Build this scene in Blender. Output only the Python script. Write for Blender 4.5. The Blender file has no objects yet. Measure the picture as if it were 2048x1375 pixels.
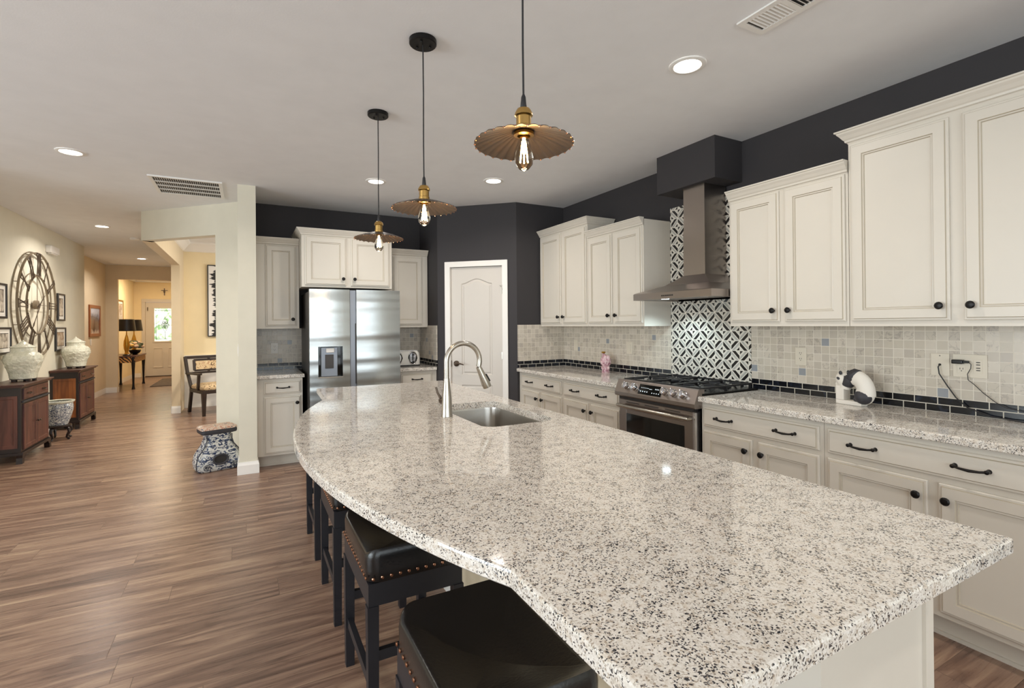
import bpy, bmesh, math, random
from mathutils import Vector, Matrix
random.seed(7)
PI = math.pi
C = bpy.context.scene.collection
SC = bpy.context.scene

# ------------------------------------------------------------------ camera
YAW, ROLL, PITCH, CH, FPX, H0 = 0.4932956, 0.0084959, 0.0031875, 1.39973, 988.025, 644.446
F = Vector((math.sin(YAW)*math.cos(PITCH), math.cos(YAW)*math.cos(PITCH), math.sin(PITCH)))
R0 = Vector((math.cos(YAW), -math.sin(YAW), 0)); U0 = R0.cross(F)
Rv = R0*math.cos(ROLL) - U0*math.sin(ROLL); Uv = R0*math.sin(ROLL) + U0*math.cos(ROLL)
cam = bpy.data.objects.new('camera', bpy.data.cameras.new('camera')); C.objects.link(cam)
cam.matrix_world = Matrix(((Rv.x, Uv.x, -F.x, 0), (Rv.y, Uv.y, -F.y, 0), (Rv.z, Uv.z, -F.z, CH), (0, 0, 0, 1)))
cam.data.sensor_width = 36; cam.data.lens = FPX/2048*36
cam.data.shift_y = -(687.5-H0)/2048
cam.data.clip_start = 0.05; cam.data.clip_end = 100
SC.camera = cam

# ------------------------------------------------------------------ world, exposure, daylight
SC.view_settings.view_transform = 'Standard'; SC.view_settings.look = 'None'
SC.view_settings.gamma = 1; SC.view_settings.use_curve_mapping = False
SC.view_settings.exposure = -0.04
w = bpy.data.worlds.new('world'); SC.world = w; w.use_nodes = True
w.node_tree.nodes['Background'].inputs[0].default_value = (.75, .88, 1, 1)
w.node_tree.nodes['Background'].inputs[1].default_value = 1.0

def area(name, loc, rot, sx, sy, power, col, spread=PI):
    l = bpy.data.lights.new(name, 'AREA'); l.shape = 'RECTANGLE'; l.size = sx; l.size_y = sy
    l.energy = power; l.color = col; l.spread = spread
    o = bpy.data.objects.new(name, l); C.objects.link(o); o.location = loc; o.rotation_euler = rot
    return o
DAY = (.88, .965, 1)
area('daylight_rear_window', (-.6, -4.40, 1.45), (PI/2, 0, 0), 7.4, 1.9, 150, DAY)
area('daylight_living_window', (-5.3, 1.5, 1.45), (PI/2, 0, -PI/2), 4.0, 2.0, 215, DAY)
area('dining_fill_light', (2.6, 8.2, 1.6), (PI/2, 0, PI/2), 1.8, 1.6, 60, DAY)  # unseen area light added to brighten the dining room; no window there

H = 2.743
XR, YF, XW, YP = 3.255, 6.064, -2.36, 4.77

# ------------------------------------------------------------------ materials
def srgb(r, g, b):
    f = lambda c: (c/255/12.92) if c/255 <= .04045 else ((c/255+.055)/1.055)**2.4
    return (f(r), f(g), f(b), 1)
class NT:
    def __init__(s, name):
        s.m = bpy.data.materials.new(name); s.m.use_nodes = True
        s.t = s.m.node_tree; s.b = s.t.nodes['Principled BSDF']
    def n(s, typ, **kw):
        x = s.t.nodes.new(typ)
        for k, v in kw.items():
            if hasattr(x, k): setattr(x, k, v)
        return x
    def l(s, a, b): s.t.links.new(a, b)
    def val(s, node, key, v):
        if hasattr(v, 'is_output') or hasattr(v, 'links') and not isinstance(v, (int, float, tuple)): s.l(v, node.inputs[key])
        else: node.inputs[key].default_value = v
    def math(s, op, a, b=0.0, c=None):
        x = s.n('ShaderNodeMath', operation=op); s.val(x, 0, a); s.val(x, 1, b)
        if c is not None: s.val(x, 2, c)
        return x.outputs[0]
    def pos(s): return s.n('ShaderNodeNewGeometry').outputs['Position']
    def obj(s): return s.n('ShaderNodeTexCoord').outputs['Object']
    def mapping(s, v, scale=(1, 1, 1), loc=(0, 0, 0), rot=(0, 0, 0)):
        x = s.n('ShaderNodeMapping'); s.l(v, x.inputs[0]); x.inputs['Scale'].default_value = scale
        x.inputs['Location'].default_value = loc; x.inputs['Rotation'].default_value = rot; return x.outputs[0]
    def noise(s, v, scale=5, detail=3, dist=0, rough=.5):
        x = s.n('ShaderNodeTexNoise'); s.l(v, x.inputs['Vector']); x.inputs['Scale'].default_value = scale
        x.inputs['Detail'].default_value = detail; x.inputs['Distortion'].default_value = dist; x.inputs['Roughness'].default_value = rough
        return x.outputs['Fac']
    def ramp(s, fac, stops, interp='LINEAR'):
        x = s.n('ShaderNodeValToRGB'); s.l(fac, x.inputs[0]); r = x.color_ramp; r.interpolation = interp
        while len(r.elements) < len(stops): r.elements.new(.5)
        for e, (p, c) in zip(r.elements, stops): e.position = p; e.color = c
        return x.outputs[0]
    def mix(s, fac, a, b, blend='MIX'):
        x = s.n('ShaderNodeMix', data_type='RGBA', blend_type=blend)
        s.val(x, 0, fac); s.val(x, 6, a); s.val(x, 7, b); return x.outputs[2]
    def bump(s, h, strength=.2, dist=.01):
        x = s.n('ShaderNodeBump'); s.l(h, x.inputs['Height']); x.inputs['Strength'].default_value = strength
        x.inputs['Distance'].default_value = dist; s.l(x.outputs[0], s.b.inputs['Normal'])
    def set(s, col=None, rough=None, metal=None, **kw):
        if col is not None: s.val(s.b, 'Base Color', col)
        if rough is not None: s.val(s.b, 'Roughness', rough)
        if metal is not None: s.b.inputs['Metallic'].default_value = metal
        for k, v in kw.items(): s.val(s.b, k.replace('_', ' '), v)
        return s.m
M = {}
def plain(name, col, rough=.5, metal=0, var=.03, scale=6, bump=0, **kw):
    """colour with a faint procedural mottling"""
    t = NT(name); v = t.noise(t.obj(), scale, 3)
    c2 = tuple(max(0, c*(1-var*3)) for c in col[:3])+(1,)
    t.set(t.mix(v, col, c2), rough, metal, **kw)
    if bump: t.bump(t.noise(t.obj(), 120, 2), bump, .002)
    M[name] = t.m; return t.m
def emit(name, col, s):
    t = NT(name); t.set(col, .5); t.b.inputs['Emission Color'].default_value = col; t.b.inputs['Emission Strength'].default_value = s
    M[name] = t.m
plain('ceiling_paint', srgb(240, 241, 243), .9, bump=.15)
plain('dark_paint', srgb(54, 51, 53), .75, bump=.12)
plain('sage_paint', srgb(222, 216, 198), .85, bump=.1)
plain('tan_paint', srgb(222, 204, 174), .85, bump=.1)
plain('cream_paint', srgb(240, 222, 184), .85, bump=.1)
plain('white_trim', srgb(238, 234, 228), .4, var=.01)
plain('door_paint', srgb(208, 201, 192), .45, var=.01)
plain('cabinet_paint', srgb(218, 211, 199), .38, var=.015)
plain('cabinet_glaze', srgb(190, 179, 160), .5, var=.03)
plain('black_metal', srgb(30, 28, 28), .38, .6)
plain('bronze', srgb(96, 84, 74), .32, .9)
plain('black_leather', srgb(22, 21, 21), .27, bump=.25)
plain('black_wood', srgb(30, 30, 36), .42)
plain('copper_nail', srgb(190, 140, 112), .25, 1)
plain('brass', srgb(196, 160, 96), .28, 1)
plain('chrome', srgb(225, 225, 228), .06, 1, var=.0)
plain('nickel', srgb(186, 180, 170), .27, 1)
plain('black_glass', srgb(12, 13, 14), .06)
plain('black_gloss', srgb(16, 16, 18), .18)
plain('cast_iron', srgb(34, 34, 37), .38, .3)
plain('white_plastic', srgb(232, 228, 222), .35, var=.005)
plain('beige_plastic', srgb(216, 207, 190), .4, var=.005)
plain('dark_slot', srgb(40, 36, 34), .6)
plain('frame_black', srgb(36, 33, 33), .4)
plain('mat_board', srgb(232, 228, 220), .8)
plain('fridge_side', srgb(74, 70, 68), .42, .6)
plain('steel_grey_plastic', srgb(146, 151, 160), .35, .5)
plain('white_resin', srgb(228, 222, 212), .6, bump=.2)
plain('charcoal_resin', srgb(52, 51, 56), .55, bump=.2)
plain('can_trim', srgb(240, 238, 234), .4)
plain('gold_leaf', srgb(206, 160, 70), .35, .9, var=.1, scale=20)
plain('lamp_black', srgb(16, 15, 22), .35)
plain('clock_metal', srgb(160, 146, 126), .5, .6, var=.15, scale=12)
plain('clock_dark', srgb(92, 80, 70), .5, .5)
plain('dark_mahogany', srgb(38, 27, 25), .35)
plain('orange_frame', srgb(150, 86, 46), .4)
plain('leaf_green', srgb(90, 104, 80), .7)
plain('petal_cream', srgb(240, 214, 190), .7)
plain('petal_yellow', srgb(226, 190, 110), .7)
plain('rug_wool', srgb(120, 108, 100), .95, var=.3, scale=14)
plain('cable_rubber', srgb(34, 33, 36), .5)
emit('led_warm', (1, .90, .78, 1), 14); emit('filament', (1, .62, .25, 1), 90); emit('led_hood', (.75, .92, 1, 1), 12)
emit('display_glyph', (.75, .85, .9, 1), .5); emit('lamp_glow', (1, .72, .4, 1), 25)

def glass_mat():
    t = NT('bulb_glass'); t.set((1, .93, .82, 1), .02, Transmission_Weight=1.0, IOR=1.18); M['bulb_glass'] = t.m
    t = NT('pink_glass'); v = t.noise(t.obj(), 30, 3, 1)
    t.set(t.ramp(v, [(.35, srgb(246, 226, 226)), (.52, srgb(225, 180, 190)), (.64, srgb(150, 96, 112))]), .12, Transmission_Weight=.25, IOR=1.4); M['pink_glass'] = t.m
glass_mat()
def steel(name, col, rough, sc):
    t = NT(name); v = t.noise(t.mapping(t.obj(), sc), 1, 0)
    t.set(col, t.math('MULTIPLY_ADD', v, .03, rough-.015), 1.0); M[name] = t.m
steel('steel_horizontal', srgb(160, 151, 146), .3, (3, 3, 700))
steel('steel_vertical', srgb(164, 156, 150), .3, (900, 900, 1))
steel('steel_sink', srgb(178, 174, 168), .26, (3, 500, 3))
def fridge_steel():
    t = NT('fridge_steel'); o = t.obj()
    fine = t.noise(t.mapping(o, (2, 2, 700)), 1, 2)
    wave = t.noise(t.mapping(o, (.35, 1, 6.5)), 1, 1)
    t.set(srgb(176, 178, 177), t.math('MULTIPLY_ADD', fine, .08, .20), 1.0)
    h = t.math('ADD', t.math('MULTIPLY', wave, 1.0), t.math('MULTIPLY', fine, .004))
    t.bump(h, .35, .05); M['fridge_steel'] = t.m
fridge_steel()

def granite():
    t = NT('granite'); p = t.pos()
    nz = t.n('ShaderNodeTexNoise'); t.l(p, nz.inputs['Vector']); nz.inputs['Scale'].default_value = 160; nz.inputs['Detail'].default_value = 2
    a = t.n('ShaderNodeVectorMath', operation='SCALE'); t.l(nz.outputs['Color'], a.inputs[0]); a.inputs['Scale'].default_value = .008
    b = t.n('ShaderNodeVectorMath', operation='ADD'); t.l(p, b.inputs[0]); t.l(a.outputs[0], b.inputs[1])
    v = t.n('ShaderNodeTexVoronoi'); v.inputs['Scale'].default_value = 340; t.l(b.outputs[0], v.inputs['Vector'])
    sep = t.n('ShaderNodeSeparateColor'); t.l(v.outputs['Color'], sep.inputs[0])
    big = t.noise(p, 22, 3); hue = t.noise(p, 60, 2)
    f = t.math('ADD', sep.outputs[0], t.math('MULTIPLY', t.math('SUBTRACT', big, .5), .75))
    c = t.ramp(f, [(0, srgb(46, 46, 52)), (.085, srgb(100, 95, 94)), (.14, srgb(168, 155, 140)), (.21, srgb(200, 192, 182)), (.33, srgb(223, 217, 208)), (.75, srgb(233, 228, 221))], 'CONSTANT')
    tan = t.ramp(hue, [(.52, (0, 0, 0, 1)), (.72, (.4, .4, .4, 1))])
    c = t.mix(tan, c, srgb(214, 194, 168), 'MULTIPLY')
    t.set(c, .07, 0, Specular_IOR_Level=.6); M['granite'] = t.m
granite()

def wood_floor():
    t = NT('floor_planks'); p = t.pos()
    sx = t.n('ShaderNodeSeparateXYZ'); t.l(p, sx.inputs[0]); row = t.math('FLOOR', t.math('DIVIDE', sx.outputs[1], .19))
    wr = t.n('ShaderNodeTexWhiteNoise', noise_dimensions='1D'); t.l(row, wr.inputs['W'])
    cb = t.n('ShaderNodeCombineXYZ'); t.l(t.math('MULTIPLY_ADD', wr.outputs['Value'], 3.66, sx.outputs[0]), cb.inputs[0]); t.l(sx.outputs[1], cb.inputs[1])
    br = t.n('ShaderNodeTexBrick'); t.l(cb.outputs[0], br.inputs['Vector'])
    for k, v in (('Scale', 1.0), ('Mortar Size', .0016), ('Mortar Smooth', .3), ('Bias', 0), ('Brick Width', 1.22), ('Row Height', .19)): br.inputs[k].default_value = v
    br.inputs['Color1'].default_value = (0, 0, 0, 1); br.inputs['Color2'].default_value = (1, 1, 1, 1); br.inputs['Mortar'].default_value = (.5, .5, .5, 1)
    br.offset = 0; br.offset_frequency = 1; br.squash = 1
    add = t.n('ShaderNodeVectorMath', operation='MULTIPLY_ADD'); t.l(br.outputs['Color'], add.inputs[0]); add.inputs[1].default_value = (9, 5, 3); t.l(p, add.inputs[2])
    g1 = t.noise(t.mapping(add.outputs[0], (.75, 7.5, 1)), 1.5, 4, 1.4, .55)
    g2 = t.noise(t.mapping(add.outputs[0], (3, 70, 1)), 1.5, 3, .4)
    kn = t.noise(t.mapping(add.outputs[0], (2.2, 6.5, 1)), 1.3, 2, 1.5)
    f = t.math('ADD', t.math('MULTIPLY', g1, .82), t.math('MULTIPLY', g2, .18))
    c = t.ramp(f, [(.30, srgb(84, 63, 52)), (.43, srgb(119, 93, 79)), (.52, srgb(140, 112, 95)), (.60, srgb(158, 130, 109)), (.70, srgb(180, 153, 127))])
    c = t.mix(t.ramp(br.outputs['Color'], [(0, (.12, .12, .12, 1)), (1, (0, 0, 0, 1))]), c, srgb(120, 94, 80), 'MIX')
    c = t.mix(t.ramp(kn, [(.64, (0, 0, 0, 1)), (.74, (.7, .7, .7, 1))]), c, srgb(96, 70, 58))
    c = t.mix(t.math('MULTIPLY', br.outputs['Fac'], .75), c, srgb(80, 60, 48))
    t.set(c, t.math('MULTIPLY_ADD', g2, .14, .22), 0)
    t.bump(t.math('SUBTRACT', t.math('MULTIPLY', g2, .3), br.outputs['Fac']), .25, .002); M['floor_planks'] = t.m
wood_floor()

def tile_mats():
    # mosaic of small marble squares; u = horizontal along wall, v = height
    for nm, ax in (('marble_mosaic', 1), ('marble_mosaic_back', 0)):
        t = NT(nm); p = t.pos(); s = t.n('ShaderNodeSeparateXYZ'); t.l(p, s.inputs[0])
        u = t.math('DIVIDE', s.outputs[ax], .05); v = t.math('DIVIDE', t.math('SUBTRACT', s.outputs[2], .992), .05)
        fu, fv = t.math('FRACT', t.math('ADD', u, 40)), t.math('FRACT', t.math('ADD', v, 40))
        cu, cv = t.math('FLOOR', t.math('ADD', u, 40)), t.math('FLOOR', t.math('ADD', v, 40))
        eu = t.math('ABSOLUTE', t.math('SUBTRACT', fu, .5)); ev = t.math('ABSOLUTE', t.math('SUBTRACT', fv, .5))
        gr = t.math('GREATER_THAN', t.math('MAXIMUM', eu, ev), .468)
        cx = t.n('ShaderNodeCombineXYZ'); t.l(cu, cx.inputs[0]); t.l(cv, cx.inputs[1])
        wn = t.n('ShaderNodeTexWhiteNoise', noise_dimensions='2D'); t.l(cx.outputs[0], wn.inputs['Vector'])
        off = t.n('ShaderNodeVectorMath', operation='MULTIPLY_ADD'); t.l(wn.outputs['Color'], off.inputs[0]); off.inputs[1].default_value = (7, 7, 7); t.l(p, off.inputs[2])
        vein = t.noise(off.outputs[0], 14, 3, 1.6)
        base = t.ramp(wn.outputs['Value'], [(0, srgb(199, 190, 175)), (.4, srgb(209, 200, 186)), (.76, srgb(194, 185, 172)), (.91, srgb(188, 179, 167)), (.985, srgb(142, 148, 156))], 'CONSTANT')
        vv = t.ramp(vein, [(.47, (0, 0, 0, 1)), (.50, (.7, .7, .7, 1)), (.54, (0, 0, 0, 1))])
        sel = t.math('GREATER_THAN', t.math('FRACT', t.math('MULTIPLY', wn.outputs['Value'], 7.3)), .5)
        c = t.mix(t.math('MULTIPLY', t.math('MULTIPLY', vv, sel), .75), base, srgb(132, 122, 116))
        c = t.mix(t.math('MULTIPLY', t.noise(off.outputs[0], 40, 2), .25), c, srgb(170, 158, 142))
        c = t.mix(gr, c, srgb(224, 217, 204))
        t.set(c, t.math('MULTIPLY_ADD', gr, .5, .28)); t.bump(t.math('SUBTRACT', 1.0, gr), .25, .002); M[nm] = t.m
        # black subway strip, two courses
        t = NT(nm.replace('marble_mosaic', 'black_brick')); p = t.pos(); s = t.n('ShaderNodeSeparateXYZ'); t.l(p, s.inputs[0])
        cx = t.n('ShaderNodeCombineXYZ'); t.l(s.outputs[ax], cx.inputs[0]); t.l(t.math('SUBTRACT', s.outputs[2], .914), cx.inputs[1])
        br = t.n('ShaderNodeTexBrick'); t.l(cx.outputs[0], br.inputs['Vector'])
        for k, v in (('Scale', 1.0), ('Mortar Size', .0022), ('Mortar Smooth', 0), ('Brick Width', .104), ('Row Height', .039)): br.inputs[k].default_value = v
        br.offset = .5
        ns = t.noise(p, 14, 3, 1)
        c = t.mix(br.outputs['Fac'], t.ramp(ns, [(.5, srgb(16, 17, 22)), (.75, srgb(40, 46, 60))]), srgb(205, 198, 184))
        t.set(c, t.math('MULTIPLY_ADD', br.outputs['Fac'], .4, .14)); M[nm.replace('marble_mosaic', 'black_brick')] = t.m
    # black and white geometric tile behind the range
    t = NT('geometric_tile'); p = t.pos(); s = t.n('ShaderNodeSeparateXYZ'); t.l(p, s.inputs[0]); T = .0735
    u = t.math('ADD', t.math('DIVIDE', s.outputs[1], -T), 100.25); v = t.math('ADD', t.math('DIVIDE', t.math('SUBTRACT', s.outputs[2], .914), T), 100.3)
    fu, fv, iu, iv = t.math('FRACT', u), t.math('FRACT', v), t.math('FLOOR', u), t.math('FLOOR', v)
    pu = t.math('PINGPONG', u, 1.0); pv = t.math('PINGPONG', v, 1.0)
    d0 = t.math('SUBTRACT', pu, pv)
    sg = t.math('MULTIPLY', t.math('SUBTRACT', 1.0, t.math('MULTIPLY', t.math('MODULO', iv, 2.0), 2.0)), t.math('SUBTRACT', 1.0, t.math('MULTIPLY', t.math('MODULO', iu, 2.0), 2.0)))
    d = t.math('MULTIPLY', d0, sg)
    band = lambda a, b: t.math('MULTIPLY', t.math('GREATER_THAN', d, a), t.math('LESS_THAN', d, b))
    q = t.math('MODULO', t.math('ADD', iu, iv), 2.0)
    sg3 = band(.58, 1.1)
    blk = t.math('MAXIMUM', band(-.47, -.06), sg3)
    gry = t.math('MAXIMUM', band(.07, .33), 0.0)
    g1 = t.math('LESS_THAN', t.math('ABSOLUTE', d), .05)
    g2 = t.math('LESS_THAN', t.math('ABSOLUTE', t.math('SUBTRACT', t.math('ABSOLUTE', d), .55)), .035)
    ge = t.math('GREATER_THAN', t.math('MAXIMUM', t.math('ABSOLUTE', t.math('SUBTRACT', fu, .5)), t.math('ABSOLUTE', t.math('SUBTRACT', fv, .5))), .472)
    gr = t.math('MAXIMUM', t.math('MAXIMUM', g1, g2), ge)
    c = t.mix(blk, srgb(214, 208, 196), srgb(26, 24, 26)); c = t.mix(gry, c, srgb(176, 174, 166)); c = t.mix(gr, c, srgb(228, 221, 208))
    t.set(c, .25); M['geometric_tile'] = t.m
tile_mats()

def wood(name, c1, c2, axis=2, rough=.35):
    t = NT(name); sc = [14, 14, 14]; sc[axis] = 1.6
    v = t.noise(t.mapping(t.obj(), tuple(sc)), 1.2, 4, 1.2)
    t.set(t.ramp(v, [(.35, c1), (.65, c2)]), rough); M[name] = t.m
wood('red_wood', srgb(72, 40, 36), srgb(104, 62, 52)); wood('amber_wood', srgb(104, 56, 26), srgb(140, 82, 38))
wood('dark_top_wood', srgb(58, 34, 30), srgb(96, 60, 50), 1)
def pattern(name, stops, scale, detail=3, dist=1.5, rough=.3, bump=0, coords='obj', mp=(1, 1, 1)):
    t = NT(name); v = t.noise(t.mapping(t.obj(), mp), scale, detail, dist)
    t.set(t.ramp(v, stops, 'LINEAR'), rough)
    if bump: t.bump(v, bump, .02)
    M[name] = t.m
W_, B_ = srgb(222, 222, 218), srgb(46, 60, 92)
pattern('blue_white_scroll', [(.42, W_), (.46, B_), (.52, B_), (.55, W_), (.60, W_), (.63, B_)], 26, 2, 2.2, .15)
pattern('blue_white_landscape', [(.36, srgb(70, 82, 108)), (.375, srgb(206, 204, 198)), (.50, srgb(206, 204, 198)), (.515, B_), (.60, srgb(44, 54, 78)), (.615, srgb(206, 204, 198))], 17, 4, .9, .2, mp=(1, 1, 1.7))
pattern('tapestry', [(.36, srgb(70, 50, 42)), (.42, srgb(190, 158, 116)), (.52, srgb(214, 196, 160)), (.60, srgb(160, 112, 80)), (.66, srgb(206, 186, 150))], 22, 3, 1.5, .85)
pattern('tapestry_top', [(.36, srgb(60, 62, 78)), (.44, srgb(214, 200, 180)), (.56, srgb(170, 110, 84)), (.62, srgb(222, 214, 200))], 20, 3, 1.5, .5)
pattern('jar_glaze', [(.3, srgb(206, 206, 188)), (.7, srgb(232, 230, 214))], 24, 3, 1, .2, bump=.5)
pattern('art_print', [(.35, srgb(96, 88, 82)), (.55, srgb(196, 188, 176)), (.7, srgb(222, 214, 202))], 9, 4, 1.2, .3)
pattern('art_sepia', [(.35, srgb(120, 84, 58)), (.55, srgb(190, 176, 160)), (.7, srgb(214, 208, 200))], 8, 4, 1.2, .3)
def tiger():
    t = NT('tiger_print'); w_ = t.n('ShaderNodeTexWave'); t.l(t.obj(), w_.inputs['Vector']); w_.inputs['Scale'].default_value = 9; w_.inputs['Distortion'].default_value = 4
    w_.bands_direction = 'DIAGONAL'
    t.set(t.ramp(w_.outputs['Fac'], [(.5, srgb(206, 152, 84)), (.6, srgb(36, 24, 20))]), .5); M['tiger_print'] = t.m
    t = NT('fringe_art'); s = t.n('ShaderNodeSeparateXYZ'); t.l(t.obj(), s.inputs[0])
    n1 = t.noise(t.mapping(t.obj(), (0, 0, 1)), 7, 5, 0, .7)
    edge = t.math('MULTIPLY_ADD', n1, .7, -.26)
    t.set(t.mix(t.math('GREATER_THAN', s.outputs[0], edge), srgb(226, 224, 222), srgb(34, 34, 36)), .6); M['fringe_art'] = t.m
    t = NT('hall_art_reflection'); s = t.n('ShaderNodeSeparateXYZ'); t.l(t.obj(), s.inputs[0])
    t.set(t.ramp(t.math('ADD', t.math('MULTIPLY_ADD', s.outputs[2], 1.4, .5), t.math('MULTIPLY', t.noise(t.obj(), 6, 3), .3)), [(.3, srgb(196, 170, 150)), (.42, srgb(96, 60, 40)), (.62, srgb(120, 84, 60)), (.74, srgb(60, 66, 92)), (.9, srgb(206, 214, 236))]), .08); M['hall_art_reflection'] = t.m  # pale blue top is a glass reflection painted into the print
    t = NT('leaded_glass'); v = t.noise(t.obj(), 7, 3, 1)
    c = t.ramp(v, [(.35, srgb(128, 170, 120)), (.5, srgb(206, 226, 212)), (.62, srgb(232, 242, 248))])
    t.set(c, .2); t.l(c, t.b.inputs['Emission Color']); t.b.inputs['Emission Strength'].default_value = 1.3; M['leaded_glass'] = t.m
tiger()

# ------------------------------------------------------------------ mesh helpers
class MB:
    """collects geometry into one mesh object"""
    def __init__(s): s.bm = bmesh.new(); s.mi = 0
    def face(s, vs):
        try:
            f = s.bm.faces.new(vs); f.material_index = s.mi; return f
        except ValueError: return None
    def hexa(s, P):
        v = [s.bm.verts.new(p) for p in P]
        for q in ((3, 2, 1, 0), (4, 5, 6, 7), (0, 1, 5, 4), (1, 2, 6, 5), (2, 3, 7, 6), (3, 0, 4, 7)): s.face([v[i] for i in q])
        return v
    def box(s, x0, x1, y0, y1, z0, z1, bev=0):
        if bev:
            b = bmesh.new(); bmesh.ops.create_cube(b, size=1)
            for v in b.verts: v.co = Vector(((x0+x1)/2+v.co.x*(x1-x0), (y0+y1)/2+v.co.y*(y1-y0), (z0+z1)/2+v.co.z*(z1-z0)))
            bmesh.ops.bevel(b, geom=b.edges[:], offset=bev, segments=2, profile=.6, affect='EDGES')
            for f in b.faces: f.material_index = s.mi
            s.merge(b); return s
        s.hexa([(x0, y0, z0), (x1, y0, z0), (x1, y1, z0), (x0, y1, z0), (x0, y0, z1), (x1, y0, z1), (x1, y1, z1), (x0, y1, z1)]); return s
    def merge(s, b):
        mp = {}
        for v in b.verts: mp[v] = s.bm.verts.new(v.co)
        for f in b.faces:
            g = s.face([mp[v] for v in f.verts])
            if g: g.material_index = f.material_index; g.smooth = f.smooth
        b.free()
    def loft(s, loops, cap0=True, cap1=True, closed=True, wrap=False):
        L = [[s.bm.verts.new(p) for p in lp] for lp in loops]
        n = len(L[0]); rng = range(n if closed else n-1)
        seq = list(range(len(L)-1)) + ([len(L)-1] if wrap else [])
        for a in seq:
            A, B = L[a], L[(a+1) % len(L)]
            for i in rng: s.face([A[i], A[(i+1) % n], B[(i+1) % n], B[i]])
        if not wrap:
            if cap0: s.face(list(reversed(L[0])))
            if cap1: s.face(L[-1])
        return L
    def lathe(s, prof, seg=24, c=(0, 0, 0), rfun=None, cap0=True, cap1=True, axis='z'):
        loops = []
        for r, z in prof:
            lp = []
            for i in range(seg):
                a = 2*PI*i/seg; rr = r*(rfun(a, z) if rfun else 1)
                q = (rr*math.cos(a), rr*math.sin(a), z)
                if axis == 'x': q = (q[2], q[0], q[1])
                if axis == 'y': q = (q[1], q[2], q[0])
                lp.append((c[0]+q[0], c[1]+q[1], c[2]+q[2]))
            loops.append(lp)
        return s.loft(loops, cap0, cap1)
    def tube(s, pts, r, seg=8, closed=False):
        pts = [Vector(p) for p in pts]; n = len(pts); loops = []; up = None
        for i, p in enumerate(pts):
            if closed: d = (pts[(i+1) % n]-pts[i-1])
            else: d = (pts[min(i+1, n-1)]-pts[max(i-1, 0)])
            d.normalize()
            if up is None: up = Vector((0, 0, 1)) if abs(d.z) < .9 else Vector((1, 0, 0))
            a = d.cross(up).normalized(); b = a.cross(d).normalized(); up = b
            rr = r[i] if isinstance(r, (list, tuple)) else r
            loops.append([p+(a*math.cos(2*PI*k/seg)+b*math.sin(2*PI*k/seg))*rr for k in range(seg)])
        s.loft(loops, wrap=closed); return s
    def bar(s, a, b, w, h=None, up=(0, 0, 1)):
        """rectangular bar between two points"""
        a, b = Vector(a), Vector(b); h = h or w; d = (b-a).normalized(); u = Vector(up)
        if abs(d.dot(u)) > .95: u = Vector((1, 0, 0))
        x = d.cross(u).normalized()*w/2; y = x.cross(d).normalized()*h/2
        s.hexa([a-x-y, a+x-y, a+x+y, a-x+y, b-x-y, b+x-y, b+x+y, b-x+y]); return s
    def sphere(s, c, r, seg=16, ring=10, rot=None):
        b = bmesh.new(); bmesh.ops.create_uvsphere(b, u_segments=seg, v_segments=ring, radius=1)
        r = r if isinstance(r, tuple) else (r, r, r)
        m = Matrix.Translation(c) @ (rot or Matrix()).to_4x4() @ Matrix.Diagonal((*r, 1))
        for v in b.verts: v.co = m @ v.co
        for f in b.faces: f.material_index = s.mi; f.smooth = True
        s.merge(b); return s
    def rings(s, w, h, prof, mats=None, o=(0, 0)):
        """front panel in the xz plane facing -y: prof = [(inset, y)], last one is filled"""
        loops = [[(o[0]+i, y, o[1]+i), (o[0]+w-i, y, o[1]+i), (o[0]+w-i, y, o[1]+h-i), (o[0]+i, y, o[1]+h-i)] for i, y in prof]
        base = s.mi
        L = [[s.bm.verts.new(p) for p in lp] for lp in loops]
        for a in range(len(L)-1):
            s.mi = mats[a] if mats else base
            for i in range(4): s.face([L[a][i], L[a][(i+1) % 4], L[a+1][(i+1) % 4], L[a+1][i]])
        s.mi = base; s.face(L[-1]); s.face(list(reversed(L[0]))); return s
    def prism(s, poly, z0, z1):
        s.loft([[(x, y, z0) for x, y in poly], [(x, y, z1) for x, y in poly]]); return s
    def build(s, name, mats, parent=None, smooth=False, loc=None, rz=0, angle=35):
        bmesh.ops.recalc_face_normals(s.bm, faces=s.bm.faces[:])
        me = bpy.data.meshes.new(name); s.bm.to_mesh(me); s.bm.free()
        for m in (mats if isinstance(mats, (list, tuple)) else [mats]): me.materials.append(M[m] if isinstance(m, str) else m)
        if smooth:
            for f in me.polygons: f.use_smooth = True
            try: me.set_sharp_from_angle(angle=math.radians(angle))
            except Exception: pass
        o = bpy.data.objects.new(name, me); C.objects.link(o)
        if parent: o.parent = parent
        if loc: o.location = loc
        o.rotation_euler.z = rz
        return o
def tag(o, label=None, cat=None, group=None, kind=None):
    if label: o['label'] = label
    if cat: o['category'] = cat
    if group: o['group'] = group
    if kind: o['kind'] = kind
    return o
def thing(name, label, cat, loc=(0, 0, 0), rz=0, group=None):
    o = bpy.data.objects.new(name, None); C.objects.link(o); o.empty_display_size = .1
    o.location = loc; o.rotation_euler.z = rz
    return tag(o, label, cat, group)
def struct(name, mb, mat, label=None, cat=None):
    o = mb.build(name, mat); o['kind'] = 'structure'; tag(o, label, cat); return o
def copy_tree(o, parent=None):
    c = o.copy(); C.objects.link(c)
    if parent: c.parent = parent
    for ch in [x for x in bpy.data.objects if x.parent == o]: copy_tree(ch, c)
    return c
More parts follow.
